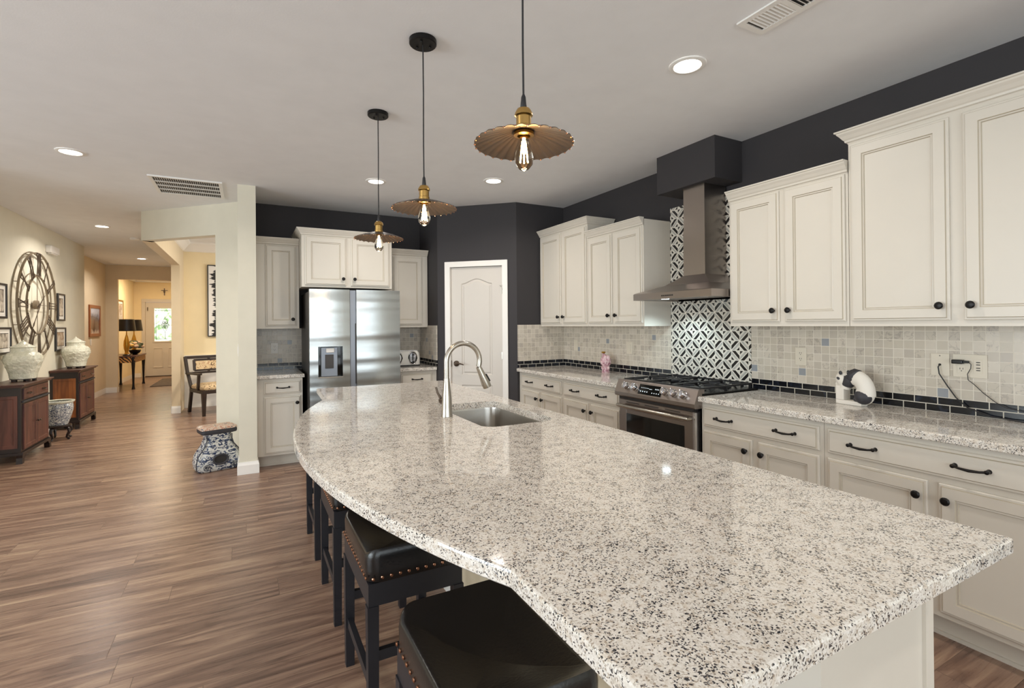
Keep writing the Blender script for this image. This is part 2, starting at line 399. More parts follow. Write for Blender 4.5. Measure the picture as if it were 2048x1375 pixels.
def offset_poly(P, d):
    """shrink a counter-clockwise polygon by d"""
    out = []; n = len(P)
    for i in range(n):
        a, b, c = Vector(P[i-1]), Vector(P[i]), Vector(P[(i+1) % n])
        e1, e2 = (b-a).normalized(), (c-b).normalized()
        n1, n2 = Vector((-e1.y, e1.x)), Vector((-e2.y, e2.x)); m = (n1+n2).normalized()
        out.append(tuple(b+m*d/max(.3, m.dot(n1))))
    return out
def rrect(x0, x1, y0, y1, r, k=6):
    P = []
    for cx, cy, a0 in ((x1-r, y0+r, -PI/2), (x1-r, y1-r, 0), (x0+r, y1-r, PI/2), (x0+r, y0+r, PI)):
        for i in range(k+1): a = a0+PI/2*i/k; P.append((cx+r*math.cos(a), cy+r*math.sin(a)))
    return P

# ------------------------------------------------------------------ setting
struct('floor', MB().box(-6, 6, -5, 18, -.1, 0), 'floor_planks')
cp = [(-6, -4.6), (3.4, -4.6), (3.4, 6.1), (.05, 6.1), (-1.07, 7.16), (-1.07, 18), (-6, 18)]
struct('ceiling', MB().prism(cp, H, H+.1), 'ceiling_paint')
struct('ceiling', MB().box(-.95, 3.4, 6.19, 10.3, 2.86, 2.95), 'ceiling_paint')
struct('wall_right', MB().box(XR, XR+.12, -.3, YP+.12, 0, H), 'dark_paint')
struct('wall_right_rear', MB().box(XR, XR+.12, -4.6, -.301, 0, H), 'sage_paint')  # unseen stretch, pale paint chosen to lighten the refrigerator's reflection
# pantry diagonal wall with a door opening
PA, PB = Vector((1.94, 5.41)), Vector((2.628, 4.77)); pd = (PB-PA).normalized(); pn = Vector((-pd.y, pd.x)) # pn points away from camera
pang = math.atan2(pd.y, pd.x); plen = (PB-PA).length
mb = MB(); mb.box(0, .155, 0, .12, 0, H); mb.box(.778, plen, 0, .12, 0, H); mb.box(.155, .778, 0, .12, 2.06, H)
o = mb.build('wall_pantry', 'dark_paint', loc=(PA.x, PA.y, 0), rz=pang); o['kind'] = 'structure'
struct('wall_pantry_side', MB().box(PB.x, XR, YP, YP+.12, 0, H), 'dark_paint')
struct('wall_return', MB().box(1.94, 2.03, PA.y, YF, 0, H), 'dark_paint')
struct('wall_back', MB().box(.085, 2.03, YF, YF+.06, 0, H), 'dark_paint')
struct('wall_dining_side', MB().box(.0, 3.4, YF+.06, YF+.12, 0, 2.9), 'cream_paint')
struct('wall_partition', MB().box(-.068, .085, 5.33, YF+.12, 0, H), 'sage_paint')
# diagonal wall with the dining opening, header and beam
mb = MB()
def diag(mb, a, b, z0, z1, t=.12):
    a, b = Vector(a), Vector(b); d = (b-a).normalized(); n_ = Vector((d.y, -d.x))
    if n_.y < 0: n_ = -n_
    mb.prism([tuple(a), tuple(b), tuple(b+n_*t), tuple(a+n_*t)], z0, z1)
diag(mb, (-.068, 6.078), (-.295, 6.305), 0, H); diag(mb, (-.295, 6.305), (-1.07, 7.08), 2.405, H)
struct('wall_diagonal', mb, 'sage_paint')
struct('wall_header', MB().box(-1.07, -.95, 7.08, 9.65, 2.405, H+.1), 'tan_paint')
struct('wall_hall_right', MB().box(-1.07, -.95, 9.65, 17.1, 0, H+.1), 'tan_paint')
struct('wall_dining', MB().box(-.95, 3.4, 10.2, 10.3, 0, 2.86), 'cream_paint')
struct('wall_dining_right', MB().box(3.3, 3.4, 6.2, 10.2, 0, 2.86), 'cream_paint')
struct('wall_left', MB().box(XW-.12, XW, 5.2, 10.55, 0, H), 'sage_paint')
struct('wall_left_end', MB().box(-2.77, XW-.121, 10.43, 10.55, 0, H), 'tan_paint')
struct('wall_hall', MB().box(-2.77, -2.65, 10.551, 13.4, 0, H), 'tan_paint')
mb = MB(); mb.box(-2.88, -2.445, 13.4, 13.52, 0, H); mb.box(-2.445, -1.071, 13.4, 13.52, 2.44, H)
struct('wall_foyer_opening', mb, 'tan_paint')
struct('wall_foyer_left', MB().box(-2.88, -2.76, 13.521, 17.1, 0, H), 'cream_paint')
mb = MB(); mb.box(-2.88, -2.505, 17.1, 17.22, 0, H); mb.box(-1.59, -.95, 17.1, 17.22, 0, H); mb.box(-2.505, -1.59, 17.1, 17.22, 2.11, H)
struct('wall_front', mb, 'cream_paint')
# far side of the living area and the wall behind the camera, with window openings for daylight
struct('wall_living_back', MB().box(-5.9, XW-.121, 5.2, 5.32, 0, H), 'sage_paint')
mb = MB(); mb.box(-5.6, -5.48, -4.6, -.6, 0, H); mb.box(-5.6, -5.48, 3.6, 5.2, 0, H); mb.box(-5.6, -5.48, -.6, 3.6, 0, .4); mb.box(-5.6, -5.48, -.6, 3.6, 2.5, H)
struct('wall_living_left', mb, 'sage_paint')
mb = MB(); mb.box(-5.48, -4.4, -4.6, -4.48, 0, H); mb.box(3.2, 3.4, -4.6, -4.48, 0, H); mb.box(-4.4, 3.2, -4.6, -4.48, 0, .45); mb.box(-4.4, 3.2, -4.6, -4.48, 2.42, H)
struct('wall_rear', mb, 'sage_paint')
mb = MB()
for x in (-4.37, -2.5, -.6, 1.3, 3.17): mb.box(x-.03, x+.03, -4.56, -4.5, .45, 2.42)
for z in (.48, 1.6, 2.39): mb.box(-4.4, 3.2, -4.555, -4.505, z-.03, z+.03)
struct('window_1', mb, 'white_trim')
# duct chase above the hood
struct('wall_duct_chase', MB().box(2.96, XR, 2.42, 2.985, 2.44, H), 'dark_paint')
# baseboards
def baseboard(name, pts, mat='white_trim', h=.115, t=.015):
    mb = MB(); prof = [(0, 0), (t, 0), (t, h-.03), (t*.6, h-.012), (t*.45, h), (0, h)]; loops = []
    for k, (x, y) in enumerate(pts):
        ns = []
        if k > 0: e = (Vector((x, y))-Vector(pts[k-1])).normalized(); ns.append(Vector((e.y, -e.x)))
        if k < len(pts)-1: e = (Vector(pts[k+1])-Vector((x, y))).normalized(); ns.append(Vector((e.y, -e.x)))
        m = sum(ns, Vector((0, 0))).normalized(); m = m/m.dot(ns[0])
        loops.append([(x+m.x*o_, y+m.y*o_, z) for o_, z in prof])
    mb.loft(loops); o = mb.build(name, mat); o['kind'] = 'structure'
baseboard('baseboard_partition', [(-.069, 6.05), (-.069, 5.329), (.086, 5.329), (.086, 5.45)])
baseboard('baseboard_diagonal', [(-.295, 6.304), (-.085, 6.094)])
baseboard('baseboard_left', [(XW+.001, 5.25), (XW+.001, 10.54)][::-1])
baseboard('baseboard_hall', [(-2.461, 13.399), (-2.649, 13.399), (-2.649, 10.6)])
baseboard('baseboard_foyer', [(-2.61, 17.099), (-2.759, 17.099), (-2.759, 13.6)])
baseboard('baseboard_opening', [(-2.444, 13.51), (-2.444, 13.41)])
baseboard('baseboard_post', [(-.949, 9.649), (-1.071, 9.649)][::-1])
baseboard('baseboard_post_hall', [(-1.071, 9.67), (-1.071, 13.3)][::-1])
baseboard('baseboard_dining', [(-.93, 10.199), (3.2, 10.199)][::-1][::-1], h=.13)
for o in [x for x in C.objects if x.name.startswith('baseboard_post') or x.name.startswith('baseboard_dining')]: pass
# dining wainscot, chair rail and crown
mb = MB(); mb.box(-.948, 3.29, 10.185, 10.2, .0, .86); mb.box(-.948, 3.29, 10.16, 10.2, .86, .905); struct('trim_1', mb, 'white_trim')
mb = MB(); mb.loft([[(x, 10.2, 2.70), (x, 10.18, 2.71), (x, 10.12, 2.80), (x, 10.09, 2.83), (x, 10.09, 2.86), (x, 10.2, 2.86)] for x in (-.948, 3.29)]); 
mb.loft([[(-.95, y, 2.70), (-.93, y, 2.71), (-.87, y, 2.80), (-.84, y, 2.83), (-.84, y, 2.86), (-.95, y, 2.86)] for y in (7.1, 10.09)]); struct('trim_2', mb, 'white_trim')
mb = MB(); mb.box(-2.759, -1.08, 17.04, 17.099, 2.66, H); mb.box(-2.759, -2.70, 13.53, 17.04, 2.66, H); struct('trim_3', mb, 'white_trim')

# pantry door (casing, two-panel arched slab, lever, hinges)
def door_obj():
    root = bpy.data.objects.new('door_1', None); C.objects.link(root); root.location = (PA.x, PA.y, 0); root.rotation_euler.z = pang
    tag(root, 'white two-panel arched pantry door set in the dark diagonal wall', 'door', kind='structure')
    mb = MB()
    for x0, x1 in ((.094, .158), (.775, .838)): mb.box(x0, x1, -.02, 0, 0, 2.055, .004)
    mb.box(.094, .838, -.02, 0, 2.05, 2.113, .004)
    mb.box(.155, .161, 0, .11, 0, 2.055); mb.box(.772, .778, 0, .11, 0, 2.055)
    mb.build('door_casing', 'white_trim', root)
    # slab with two sunken panels
    mb = MB(); x0, x1, z0, z1 = .163, .770, .012, 2.047; fy = .012
    mb.box(x0, x1, fy+.012, fy+.035, z0, z1)
    def arch(xa, xb, za, zb, rise, ins):
        P = [(xa+ins, za+ins), (xb-ins, za+ins)]
        n = 14
        for i in range(n+1):
            t = i/n; x = xb-ins+(xa-xb+2*ins)*t; P.append((x, zb-ins+rise*(math.sin(PI*t)**2)))
        return P
    holes = [arch(.285, .650, .83, 1.862, .055, 0), arch(.285, .650, .20, .715, 0, 0)]
    outer = [(x0, z0), (x1, z0), (x1, z1), (x0, z1)]
    b = bmesh.new(); es = []
    for lp in [outer]+holes:
        vs = [b.verts.new((x, fy, z)) for x, z in lp]
        es += [b.edges.new((vs[i], vs[(i+1) % len(vs)])) for i in range(len(vs))]
    bmesh.ops.triangle_fill(b, edges=es, use_beauty=True)
    mb.merge(b)
    mb.loft([[(x, fy+.013, z) for x, z in outer], [(x, fy, z) for x, z in outer]], False, False)
    for k, h_ in enumerate(holes):
        xa, xb, za, zb, rise = (.285, .650, .83, 1.862, .055) if k == 0 else (.285, .650, .20, .715, 0)
        mb.loft([[(x, y, z) for x, z in arch(xa, xb, za, zb, rise, i)] for i, y in ((0, fy), (.008, fy+.009), (.020, fy+.009), (.034, fy+.002))], False, True)
    mb.build('door_panel', 'door_paint', root)
    lev = MB(); lev.lathe([(.033, -.004), (.033, -.012), (.02, -.018), (.012, -.02), (.012, -.055)], 20, (.222, fy, .955), axis='y')
    lev.tube([(.222, -.05, .955), (.25, -.056, .96), (.29, -.056, .958), (.33, -.054, .946)], [.010, .009, .008, .006], 8)
    lev.box(.162, .166, -.002, .01, .92, .99)
    tag(lev.build('door_handle', 'bronze', root, True), 'dark metal lever handle')
    for z in (.25, 1.05, 1.78):
        hb = MB(); hb.tube([(.773, .002, z-.045), (.773, .002, z+.045)], .007, 8); hb.box(.76, .773, .003, .0115, z-.04, z+.04); hb.build('hinge', 'nickel', root)
    for dx in (.0,):
        hk = MB(); hk.tube([(.745, .005, 1.83), (.755, -.004, 1.82), (.77, -.012, 1.815), (.778, -.018, 1.79), (.772, -.02, 1.77)], .003, 6); hk.tube([(.773, -.02, 1.835), (.776, -.024, 1.74)], .003, 6)
        hk.build('door_stop_hook', 'nickel', root)
door_obj()

# ------------------------------------------------------------------ backsplash tiling
T_ = .012
def tiles(name, mb, mats, label): return tag(mb.build(name, mats), label, 'backsplash')
for y0, y1, lab in ((3.118, YP-T_, 'cream marble mosaic backsplash left of the range with a double black brick border'), (-.2, 2.348, 'cream marble mosaic backsplash right of the range, behind the panda figurine')):
    mb = MB(); mb.box(XR-T_, XR-.0006, y0, y1, .992, 1.372); mb.mi = 1; mb.box(XR-T_, XR-.0006, y0, y1, .914, .992)
    tiles('mosaic_backsplash', mb, ['marble_mosaic', 'black_brick'], lab)
mb = MB(); mb.box(2.632, XR-T_, YP-T_, YP, .992, 1.39); mb.mi = 1; mb.box(2.632, XR-T_, YP-T_, YP, .914, .992)
tiles('mosaic_backsplash', mb, ['marble_mosaic_back', 'black_brick_back'], 'short mosaic backsplash beside the pantry door corner, edged in white')
mb = MB(); mb.box(.087, .56, YF-T_, YF, .992, 1.372); mb.mi = 1; mb.box(.087, .56, YF-T_, YF, .914, .992)
tiles('mosaic_backsplash', mb, ['marble_mosaic_back', 'black_brick_back'], 'greyish mosaic backsplash with outlet left of the refrigerator')
mb = MB(); mb.box(1.50, 1.94-T_, YF-T_, YF, .992, 1.372); mb.mi = 1; mb.box(1.50, 1.94-T_, YF-T_, YF, .914, .992)
tiles('mosaic_backsplash', mb, ['marble_mosaic_back', 'black_brick_back'], 'mosaic backsplash behind the toaster')
mb = MB(); mb.box(1.94-T_, 1.94, 5.43, YF, .992, 1.39); mb.mi = 1; mb.box(1.94-T_, 1.94, 5.43, YF, .914, .992)
tiles('mosaic_backsplash', mb, ['marble_mosaic', 'black_brick'], 'mosaic backsplash on the side wall right of the toaster')
mb = MB(); mb.box(XR-.014, XR-.0006, 2.349, 3.117, .90, 2.385)
tiles('geometric_backsplash', mb, 'geometric_tile', 'tall black and white geometric tile panel behind the range and hood')
# ------------------------------------------------------------------ cabinets (local x along the front, front face at y=0 looking to -y)
DP = [(0, 0), (0, -.010), (.004, -.013), (.011, -.013), (.014, -.019), (.058, -.019), (.061, -.013), (.068, -.015), (.071, -.009)]
DM = [0, 0, 0, 1, 0, 1, 0, 1]
def knob(parent, x, z, y=-.019):
    mb = MB(); mb.lathe([(.008, 0), (.006, -.008), (.008, -.014), (.0165, -.019), (.018, -.025), (.013, -.031), (.004, -.033)], 16, (x, y, z), axis='y')
    return mb.build('knob', 'black_metal', parent, True)
def pull(parent, x, z, y=-.019, w=.055):
    mb = MB()
    mb.tube([(x-w, y-.020, z), (x-w*.6, y-.026, z-.004), (x, y-.029, z-.006), (x+w*.6, y-.026, z-.004), (x+w, y-.020, z)], [.0055, .005, .0065, .005, .0055], 8)
    for s_ in (-1, 1): mb.lathe([(.010, 0), (.007, -.008), (.007, -.02), (.009, -.026), (.004, -.029)], 10, (x+s_*w, y, z), axis='y')
    return mb.build('handle', 'black_metal', parent, True)
def door(parent, x0, x1, z0, z1, knobx=None, knobz=None):
    mb = MB(); mb.rings(x1-x0, z1-z0, DP, DM, (x0, z0)); d = mb.build('door', ['cabinet_paint', 'cabinet_glaze'], parent)
    if knobx is not None: knob(d, knobx, knobz)
    return d
def drawer(parent, x0, x1, z0, z1, pulls):
    mb = MB(); mb.rings(x1-x0, z1-z0, [(0, 0), (0, -.010), (.004, -.013), (.011, -.013), (.015, -.019)], [0, 0, 0, 1], (x0, z0)); d = mb.build('drawer', ['cabinet_paint', 'cabinet_glaze'], parent)
    for px in pulls: pull(d, px, (z0+z1)/2+.002)
    return d
CR = [(0, -.075), (.004, -.066), (.012, -.062), (.014, -.052), (.020, -.046), (.030, -.030), (.040, -.018), (.043, -.010), (.050, -.008), (.050, 0)]
def crown(parent, w_, d_, ztop, left=False, right=False, ext=0.0):
    path = []
    if left: path.append((0, d_))
    path += [(0 if left else -ext, 0), (w_ if right else w_+ext, 0)]
    if right: path.append((w_, d_))
    loops = []
    for k, (x, y) in enumerate(path):
        ns = []
        if k > 0: a = Vector(path[k-1]); e = (Vector((x, y))-a).normalized(); ns.append(Vector((e.y, -e.x)))
        if k < len(path)-1: b = Vector(path[k+1]); e = (b-Vector((x, y))).normalized(); ns.append(Vector((e.y, -e.x)))
        m = sum(ns, Vector((0, 0))).normalized(); m = m/m.dot(ns[0])
        loops.append([(x+m.x*o_, y+m.y*o_, ztop+z) for o_, z in CR]+[(x-m.x*.004, y-m.y*.004, ztop), (x-m.x*.004, y-m.y*.004, ztop-.075)])
    mb = MB(); mb.loft(loops); return mb.build('crown_molding', 'cabinet_paint', parent)
def upper(label, loc, rz, w_, z0, z1, depth, ndoor, knob_side=None, cl=False, cr=False, crown_top=None, mid=.035, edge=.014, name='wall_cabinet', dbot=.028, kz=.07):
    r = thing(name, label, 'cabinet', loc, rz, 'cream wall cabinets')
    mb = MB(); mb.box(0, w_, 0, depth, z0, z1); mb.build('body', 'cabinet_paint', r)
    dz0, dz1 = z0+dbot, z1-.06
    if ndoor == 2:
        c = w_/2
        door(r, edge, c-mid/2, dz0, dz1, c-mid/2-.033, dz0+kz); door(r, c+mid/2, w_-edge, dz0, dz1, c+mid/2+.033, dz0+kz)
    else:
        e0, e1 = edge if isinstance(edge, tuple) else (edge, edge)
        kx = (w_-e1-.033) if knob_side == 'r' else (e0+.033 if knob_side == 'l' else None)
        door(r, e0, w_-e1, dz0, dz1, kx, dz0+kz)
    crown(r, w_, depth, crown_top, cl, cr)
    return r
XU = XR-.32
def RW(y): return (XU, y, 0)   # range-wall origin: local x runs towards the camera
RZ = -PI/2
upper('tall cream wall cabinet nearest the pantry door, two narrow doors', RW(YP-.003), RZ, YP-.003-3.89, 1.372, 2.415, .306, 2, cr=True, crown_top=2.436, mid=.03)
upper('lower cream wall cabinet directly left of the range hood', RW(3.887), RZ, 3.887-3.118, 1.372, 2.275, .306, 2, crown_top=2.289)
upper('lower cream wall cabinet directly right of the range hood', RW(2.283), RZ, 2.283-1.521, 1.372, 2.275, .306, 2, crown_top=2.289)
upper('largest cream wall cabinet at the right edge of the photo, above the double outlet', RW(1.518), RZ, .94, 1.372, 2.42, .306, 2, cl=True, crown_top=2.447, mid=.05)
YU = YF-.32
upper('single-door cream wall cabinet left of the refrigerator, above an outlet', (.088, YU, 0), 0, .411, 1.372, 2.31, .305, 1, 'r', crown_top=2.325, edge=(.09, .03))
upper('short cream cabinet over the refrigerator', (.501, YF-.60, 0), 0, .925, 1.80, 2.385, .585, 2, cl=True, crown_top=2.401, mid=.05, edge=.03, dbot=.02)
upper('single-door cream wall cabinet right of the refrigerator, above the toaster', (1.428, YU, 0), 0, .503, 1.372, 2.265, .305, 1, None, crown_top=2.29, edge=(.08, .07))

def base(label, loc, rz, w_, ndoor, pulls, depth=.595, knobs=True, edge=.02, name='base_cabinet', left_margin=0, h=.873, right_margin=0):
    r = thing(name, label, 'cabinet', loc, rz, 'cream base cabinets')
    mb = MB(); mb.box(0, w_, 0, depth, .112, h); mb.build('body', 'cabinet_paint', r)
    mb = MB(); mb.box(0, w_, .07, depth-.02, 0, .112); mb.box(0, w_, .062, .07, 0, .018); mb.build('toe_kick', 'cabinet_paint', r)
    a, b = left_margin+edge, w_-edge-right_margin
    drawer(r, a, b, .722, .848, pulls)
    if ndoor == 2:
        c = (a+b)/2; door(r, a, c-.02, .135, .695, c-.02-.033, .628); door(r, c+.02, b, .135, .695, c+.02+.033, .628)
    else: door(r, a, b, .135, .695, (b-.033), .628)
    return r
XB = XR-.60
def RB(y): return (XB, y, 0)
base('cream base cabinet in the corner beside the pantry wall', RB(YP-.003), RZ, YP-.003-3.915, 2, [.25, .640], left_margin=.045)
base('cream base cabinet directly left of the range', RB(3.913), RZ, 3.913-3.085, 2, [.215, .60])
base('cream base cabinet directly right of the range', RB(2.29), RZ, .785, 2, [.185, .585])
base('large cream base cabinet at the right edge of the photo', RB(1.503), RZ, .93, 2, [.19, .60])
base('single-door cream base cabinet left of the refrigerator', (.088, YF-.60, 0), 0, .413, 1, [.232], left_margin=.04)
base('narrow cream base cabinet right of the refrigerator, under the toaster', (1.50, YF-.60, 0), 0, .437, 1, [.20], right_margin=.04)
# range-wall and fridge-wall worktops
def counter(label, poly, top=.914, th=.036, hole=None, parent=None, name='granite_worktop'):
    mb = MB(); z = top
    prof = [(.004, z-th), (0, z-th+.004), (0, z-.007), (.002, z-.002), (.007, z)]
    loops = [[(x, y, zz) for x, y in offset_poly(poly, i)] for i, zz in prof]
    mb.loft(loops, False, False)
    for ins, zz in ((.007, z), (.004, z-th)):
        b = bmesh.new(); es = []; lps = [offset_poly(poly, ins)]
        if hole: lps.append(hole)
        for lp in lps:
            vs = [b.verts.new((x, y, zz)) for x, y in lp]; es += [b.edges.new((vs[i], vs[(i+1) % len(vs)])) for i in range(len(vs))]
        bmesh.ops.triangle_fill(b, edges=es, use_beauty=True); mb.merge(b)
    if hole: mb.loft([[(x, y, z) for x, y in hole], [(x, y, z-th) for x, y in hole]], False, False)
    bmesh.ops.remove_doubles(mb.bm, verts=mb.bm.verts[:], dist=1e-5)
    o = mb.build(name, 'granite'); return tag(o, label, 'countertop')
XC = XR-.645
counter('speckled granite worktop in the corner left of the range', [(XC, 3.084), (XR-.013, 3.084), (XR-.013, YP-.013), (XC, YP-.013)])
counter('speckled granite worktop right of the range, under the panda figurine', [(XC, .57), (XR-.013, .57), (XR-.013, 2.284), (XC, 2.284)])
counter('small granite worktop left of the refrigerator', [(.087, YF-.645), (.516, YF-.645), (.516, YF-.013), (.087, YF-.013)])
counter('small granite worktop under the toaster', [(1.485, YF-.645), (1.927, YF-.645), (1.927, YF-.013), (1.485, YF-.013)])

# ------------------------------------------------------------------ island
IX0, IX1, IY0, IY1 = .455, 1.505, .445, 4.085
arc = []
ya, yb, sag = .865, 3.49, .283; ch = (yb-ya)/2; Rr = (ch*ch+sag*sag)/(2*sag); cyy = (ya+yb)/2
for i in range(0, 41):
    y = yb-(yb-ya)*i/40; dx = math.sqrt(Rr*Rr-(y-cyy)**2)-(Rr-sag); arc.append((IX0-dx+.002*(i in (0, 40)), y))
outline = [(IX0, IY0), (IX1, IY0), (IX1, IY1), (.475, IY1)]+arc
sink_hole = rrect(.985, 1.385, 2.10, 2.83, .07, 8)
counter('long speckled granite island top with bowed seating edge and sink cutout', outline, .914, .038, sink_hole, name='island_worktop')
isl = thing('kitchen_island', 'cream island base under the long bowed granite top', 'kitchen island', (0, 0, 0))
mb = MB(); bx0, bx1, by0, by1 = 1.04, 1.47, .59, 4.0; zc = .874
mb.box(bx0, bx1, by0, by0+.02, .0, zc); mb.box(bx1-.02, bx1, by0+.02, by1, .10, zc); mb.box(bx0, bx1-.02, by1-.02, by1, .1, zc); mb.box(bx0-.02, bx0, by0, by1, 0, zc)
mb.box(bx0, bx1-.08, by0+.02, by1-.02, 0, .10); mb.box(bx1-.03, bx1+.008, by0-.008, by0+.03, 0, zc)
mb.build('body', 'cabinet_paint', isl)
mb = MB(); mb.box(.93, bx0-.021, by0+.35, by1-.3, 0, zc); mb.build('knee_wall', 'tan_paint', isl)
mb = MB(); mb.box(.915, .929, by0+.34, by1-.29, 0, .115); mb.build('baseboard', 'white_trim', isl)
mb = MB(); mb.box(.62, bx0-.021, by0, by0+.05, .80, zc); mb.build('overhang_support', 'cabinet_paint', isl)
for y in (1.55, 2.8): 
    mb = MB(); mb.loft([[(x, yy, z) for x, z in ((.93, .55), (.93, zc), (.60, zc), (.60, .84), (.82, .78), (.90, .62))] for yy in (y-.025, y+.025)]); mb.build('corbel', 'tan_paint', isl)
sx = [1.47]
for i, (a, b) in enumerate(((.64, 1.40), (1.41, 2.05), (2.06, 2.86), (2.87, 3.45), (3.46, 3.95))):
    mb = MB(); mb.rings(b-a, .73, DP, DM, (0, .125)); o = mb.build('door', ['cabinet_paint', 'cabinet_glaze'], isl, loc=(1.47, a, 0), rz=PI/2)
# undermount sink
sk = thing('kitchen_sink', 'undermount stainless steel sink in the granite island', 'sink', (0, 0, 0))
mb = MB(); z = .8755
def rr2(d, z): return [(x, y, z) for x, y in rrect(.985-d, 1.385+d, 2.10-d, 2.83+d, .07+d*.5, 8)]
mb.loft([rr2(.02, z-.002), rr2(.02, z), rr2(.002, z), rr2(.0, z-.01), rr2(-.004, .72), rr2(-.012, .695), rr2(-.035, .68), rr2(-.14, .672), rr2(-.165, .672)], False, True)
mb.build('bowl', 'steel_sink', sk, True, angle=50)
mb = MB(); mb.lathe([(.045, .6725), (.045, .676), (.03, .676), (.026, .673)], 20, (1.185, 2.46, 0)); mb.build('drain', 'chrome', sk, True)
# faucet
fa = thing('kitchen_faucet', 'brushed nickel gooseneck pull-down faucet beside the island sink', 'faucet', (.932, 2.47, .9145))
mb = MB(); mb.lathe([(.031, 0), (.031, .004), (.029, .012), (.0275, .05), (.025, .10), (.019, .16), (.0155, .20)], 24, cap1=True); mb.build('base', 'nickel', fa, True)
mb = MB(); P = [(0, 0, .19), (0, 0, .24)]+[(.096-.096*math.cos(a), 0, .288+.096*math.sin(a)) for a in [PI*1.12*i/22 for i in range(23)]]
mb.tube(P, .0142, 14); mb.build('spout', 'nickel', fa, True)
d = (Vector(P[-1])-Vector(P[-2])).normalized(); e = Vector(P[-1]); dv = Vector((.42, 0, -.9)).normalized()
mb = MB(); mb.tube([e, e+dv*.02, e+dv*.05, e+dv*.10, e+dv*.125], [.0150, .0168, .019, .0248, .0235], 18); mb.build('spray_head', 'nickel', fa, True)
mb = MB(); mb.bar(e+dv*.055+Vector((.021, 0, .008)), e+dv*.098+Vector((.026, 0, .008)), .012, .006); mb.build('spray_button', 'black_metal', fa)
mb = MB(); mb.tube([(0, .01, .075), (-.012, .045, .078), (-.014, .052, .078)], [.019, .019, .015], 14); mb.tube([(-.013, .045, .085), (-.03, .06, .12), (-.036, .066, .15)], [.008, .006, .006], 8); mb.build('handle', 'bronze', fa, True)

# ------------------------------------------------------------------ bar stools
def bar_stool(x, y, label):
    r = thing('bar_stool', label, 'bar stool', (x, y, 0), 0, 'black leather saddle stools along the island')
    W, L = .345, .465
    def lp(s, z0, k):
        out = []
        for px, py in rrect(-W/2, W/2, -L/2, L/2, .045, 5):
            px, py = px*s+(0 if s > .2 else 0), py*(1-(1-s)*W/L) if s > .5 else py*s
            out.append((px, py, z0+k*(2*py/L)**2))
        return out
    mb = MB()
    mb.loft([lp(.985, .532, 0), lp(1.0, .537, 0), lp(1.0, .560, .012), lp(1.005, .566, .045), lp(.992, .574, .062), lp(.962, .579, .069), lp(.90, .580, .070), lp(.75, .580, .070), lp(.49, .578, .070), lp(.25, .577, .070), lp(.06, .577, .070)])
    mb.build('seat', 'black_leather', r, True, angle=60)
    mb = MB(); k = 0
    for s_ in (-1, 1):
        n = 15
        for i in range(n): mb.sphere((s_*(W/2+.001), -L/2+.02+(L-.04)*i/(n-1), .549), (.004, .0058, .0058), 8, 5)
        n = 11
        for i in range(n): mb.sphere((-W/2+.02+(W-.04)*i/(n-1), s_*(L/2+.001), .549), (.0058, .004, .0058), 8, 5)
    mb.build('nailhead_trim', 'copper_nail', r, True)
    mb = MB(); mb.box(-W/2+.004, W/2-.004, -L/2+.004, L/2-.004, .455, .531); mb.build('seat_apron', 'black_wood', r)
    for sx in (-1, 1):
        for sy in (-1, 1):
            lx, ly = sx*(W/2-.019), sy*(L/2-.019)
            mb = MB(); mb.hexa([(lx+a*.0165, ly+b*.0165, 0) for a, b in ((-1, -1), (1, -1), (1, 1), (-1, 1))]+[(lx+a*.019, ly+b*.019, .455) for a, b in ((-1, -1), (1, -1), (1, 1), (-1, 1))]); mb.build('leg', 'black_wood', r)
    for sx in (-1, 1):
        mb = MB(); mb.box(sx*(W/2-.019)-.010, sx*(W/2-.019)+.010, -L/2+.037, L/2-.037, .165, .20); mb.build('stretcher', 'black_wood', r)
    for sy in (-1, 1):
        mb = MB(); mb.box(-W/2+.037, W/2-.037, sy*(L/2-.019)-.010, sy*(L/2-.019)+.010, .265, .30); mb.build('stretcher', 'black_wood', r)
    return r
for y, lab in ((1.10, 'black leather saddle stool nearest the camera, seat fully in view'), (1.915, 'second nearest black bar stool, with copper nailheads showing under its seat'), (2.65, 'third nearest black bar stool, mostly hidden behind the second'), (3.385, 'farthest black bar stool, only its legs showing past the bowed counter')):
    bar_stool(.522, y, lab)

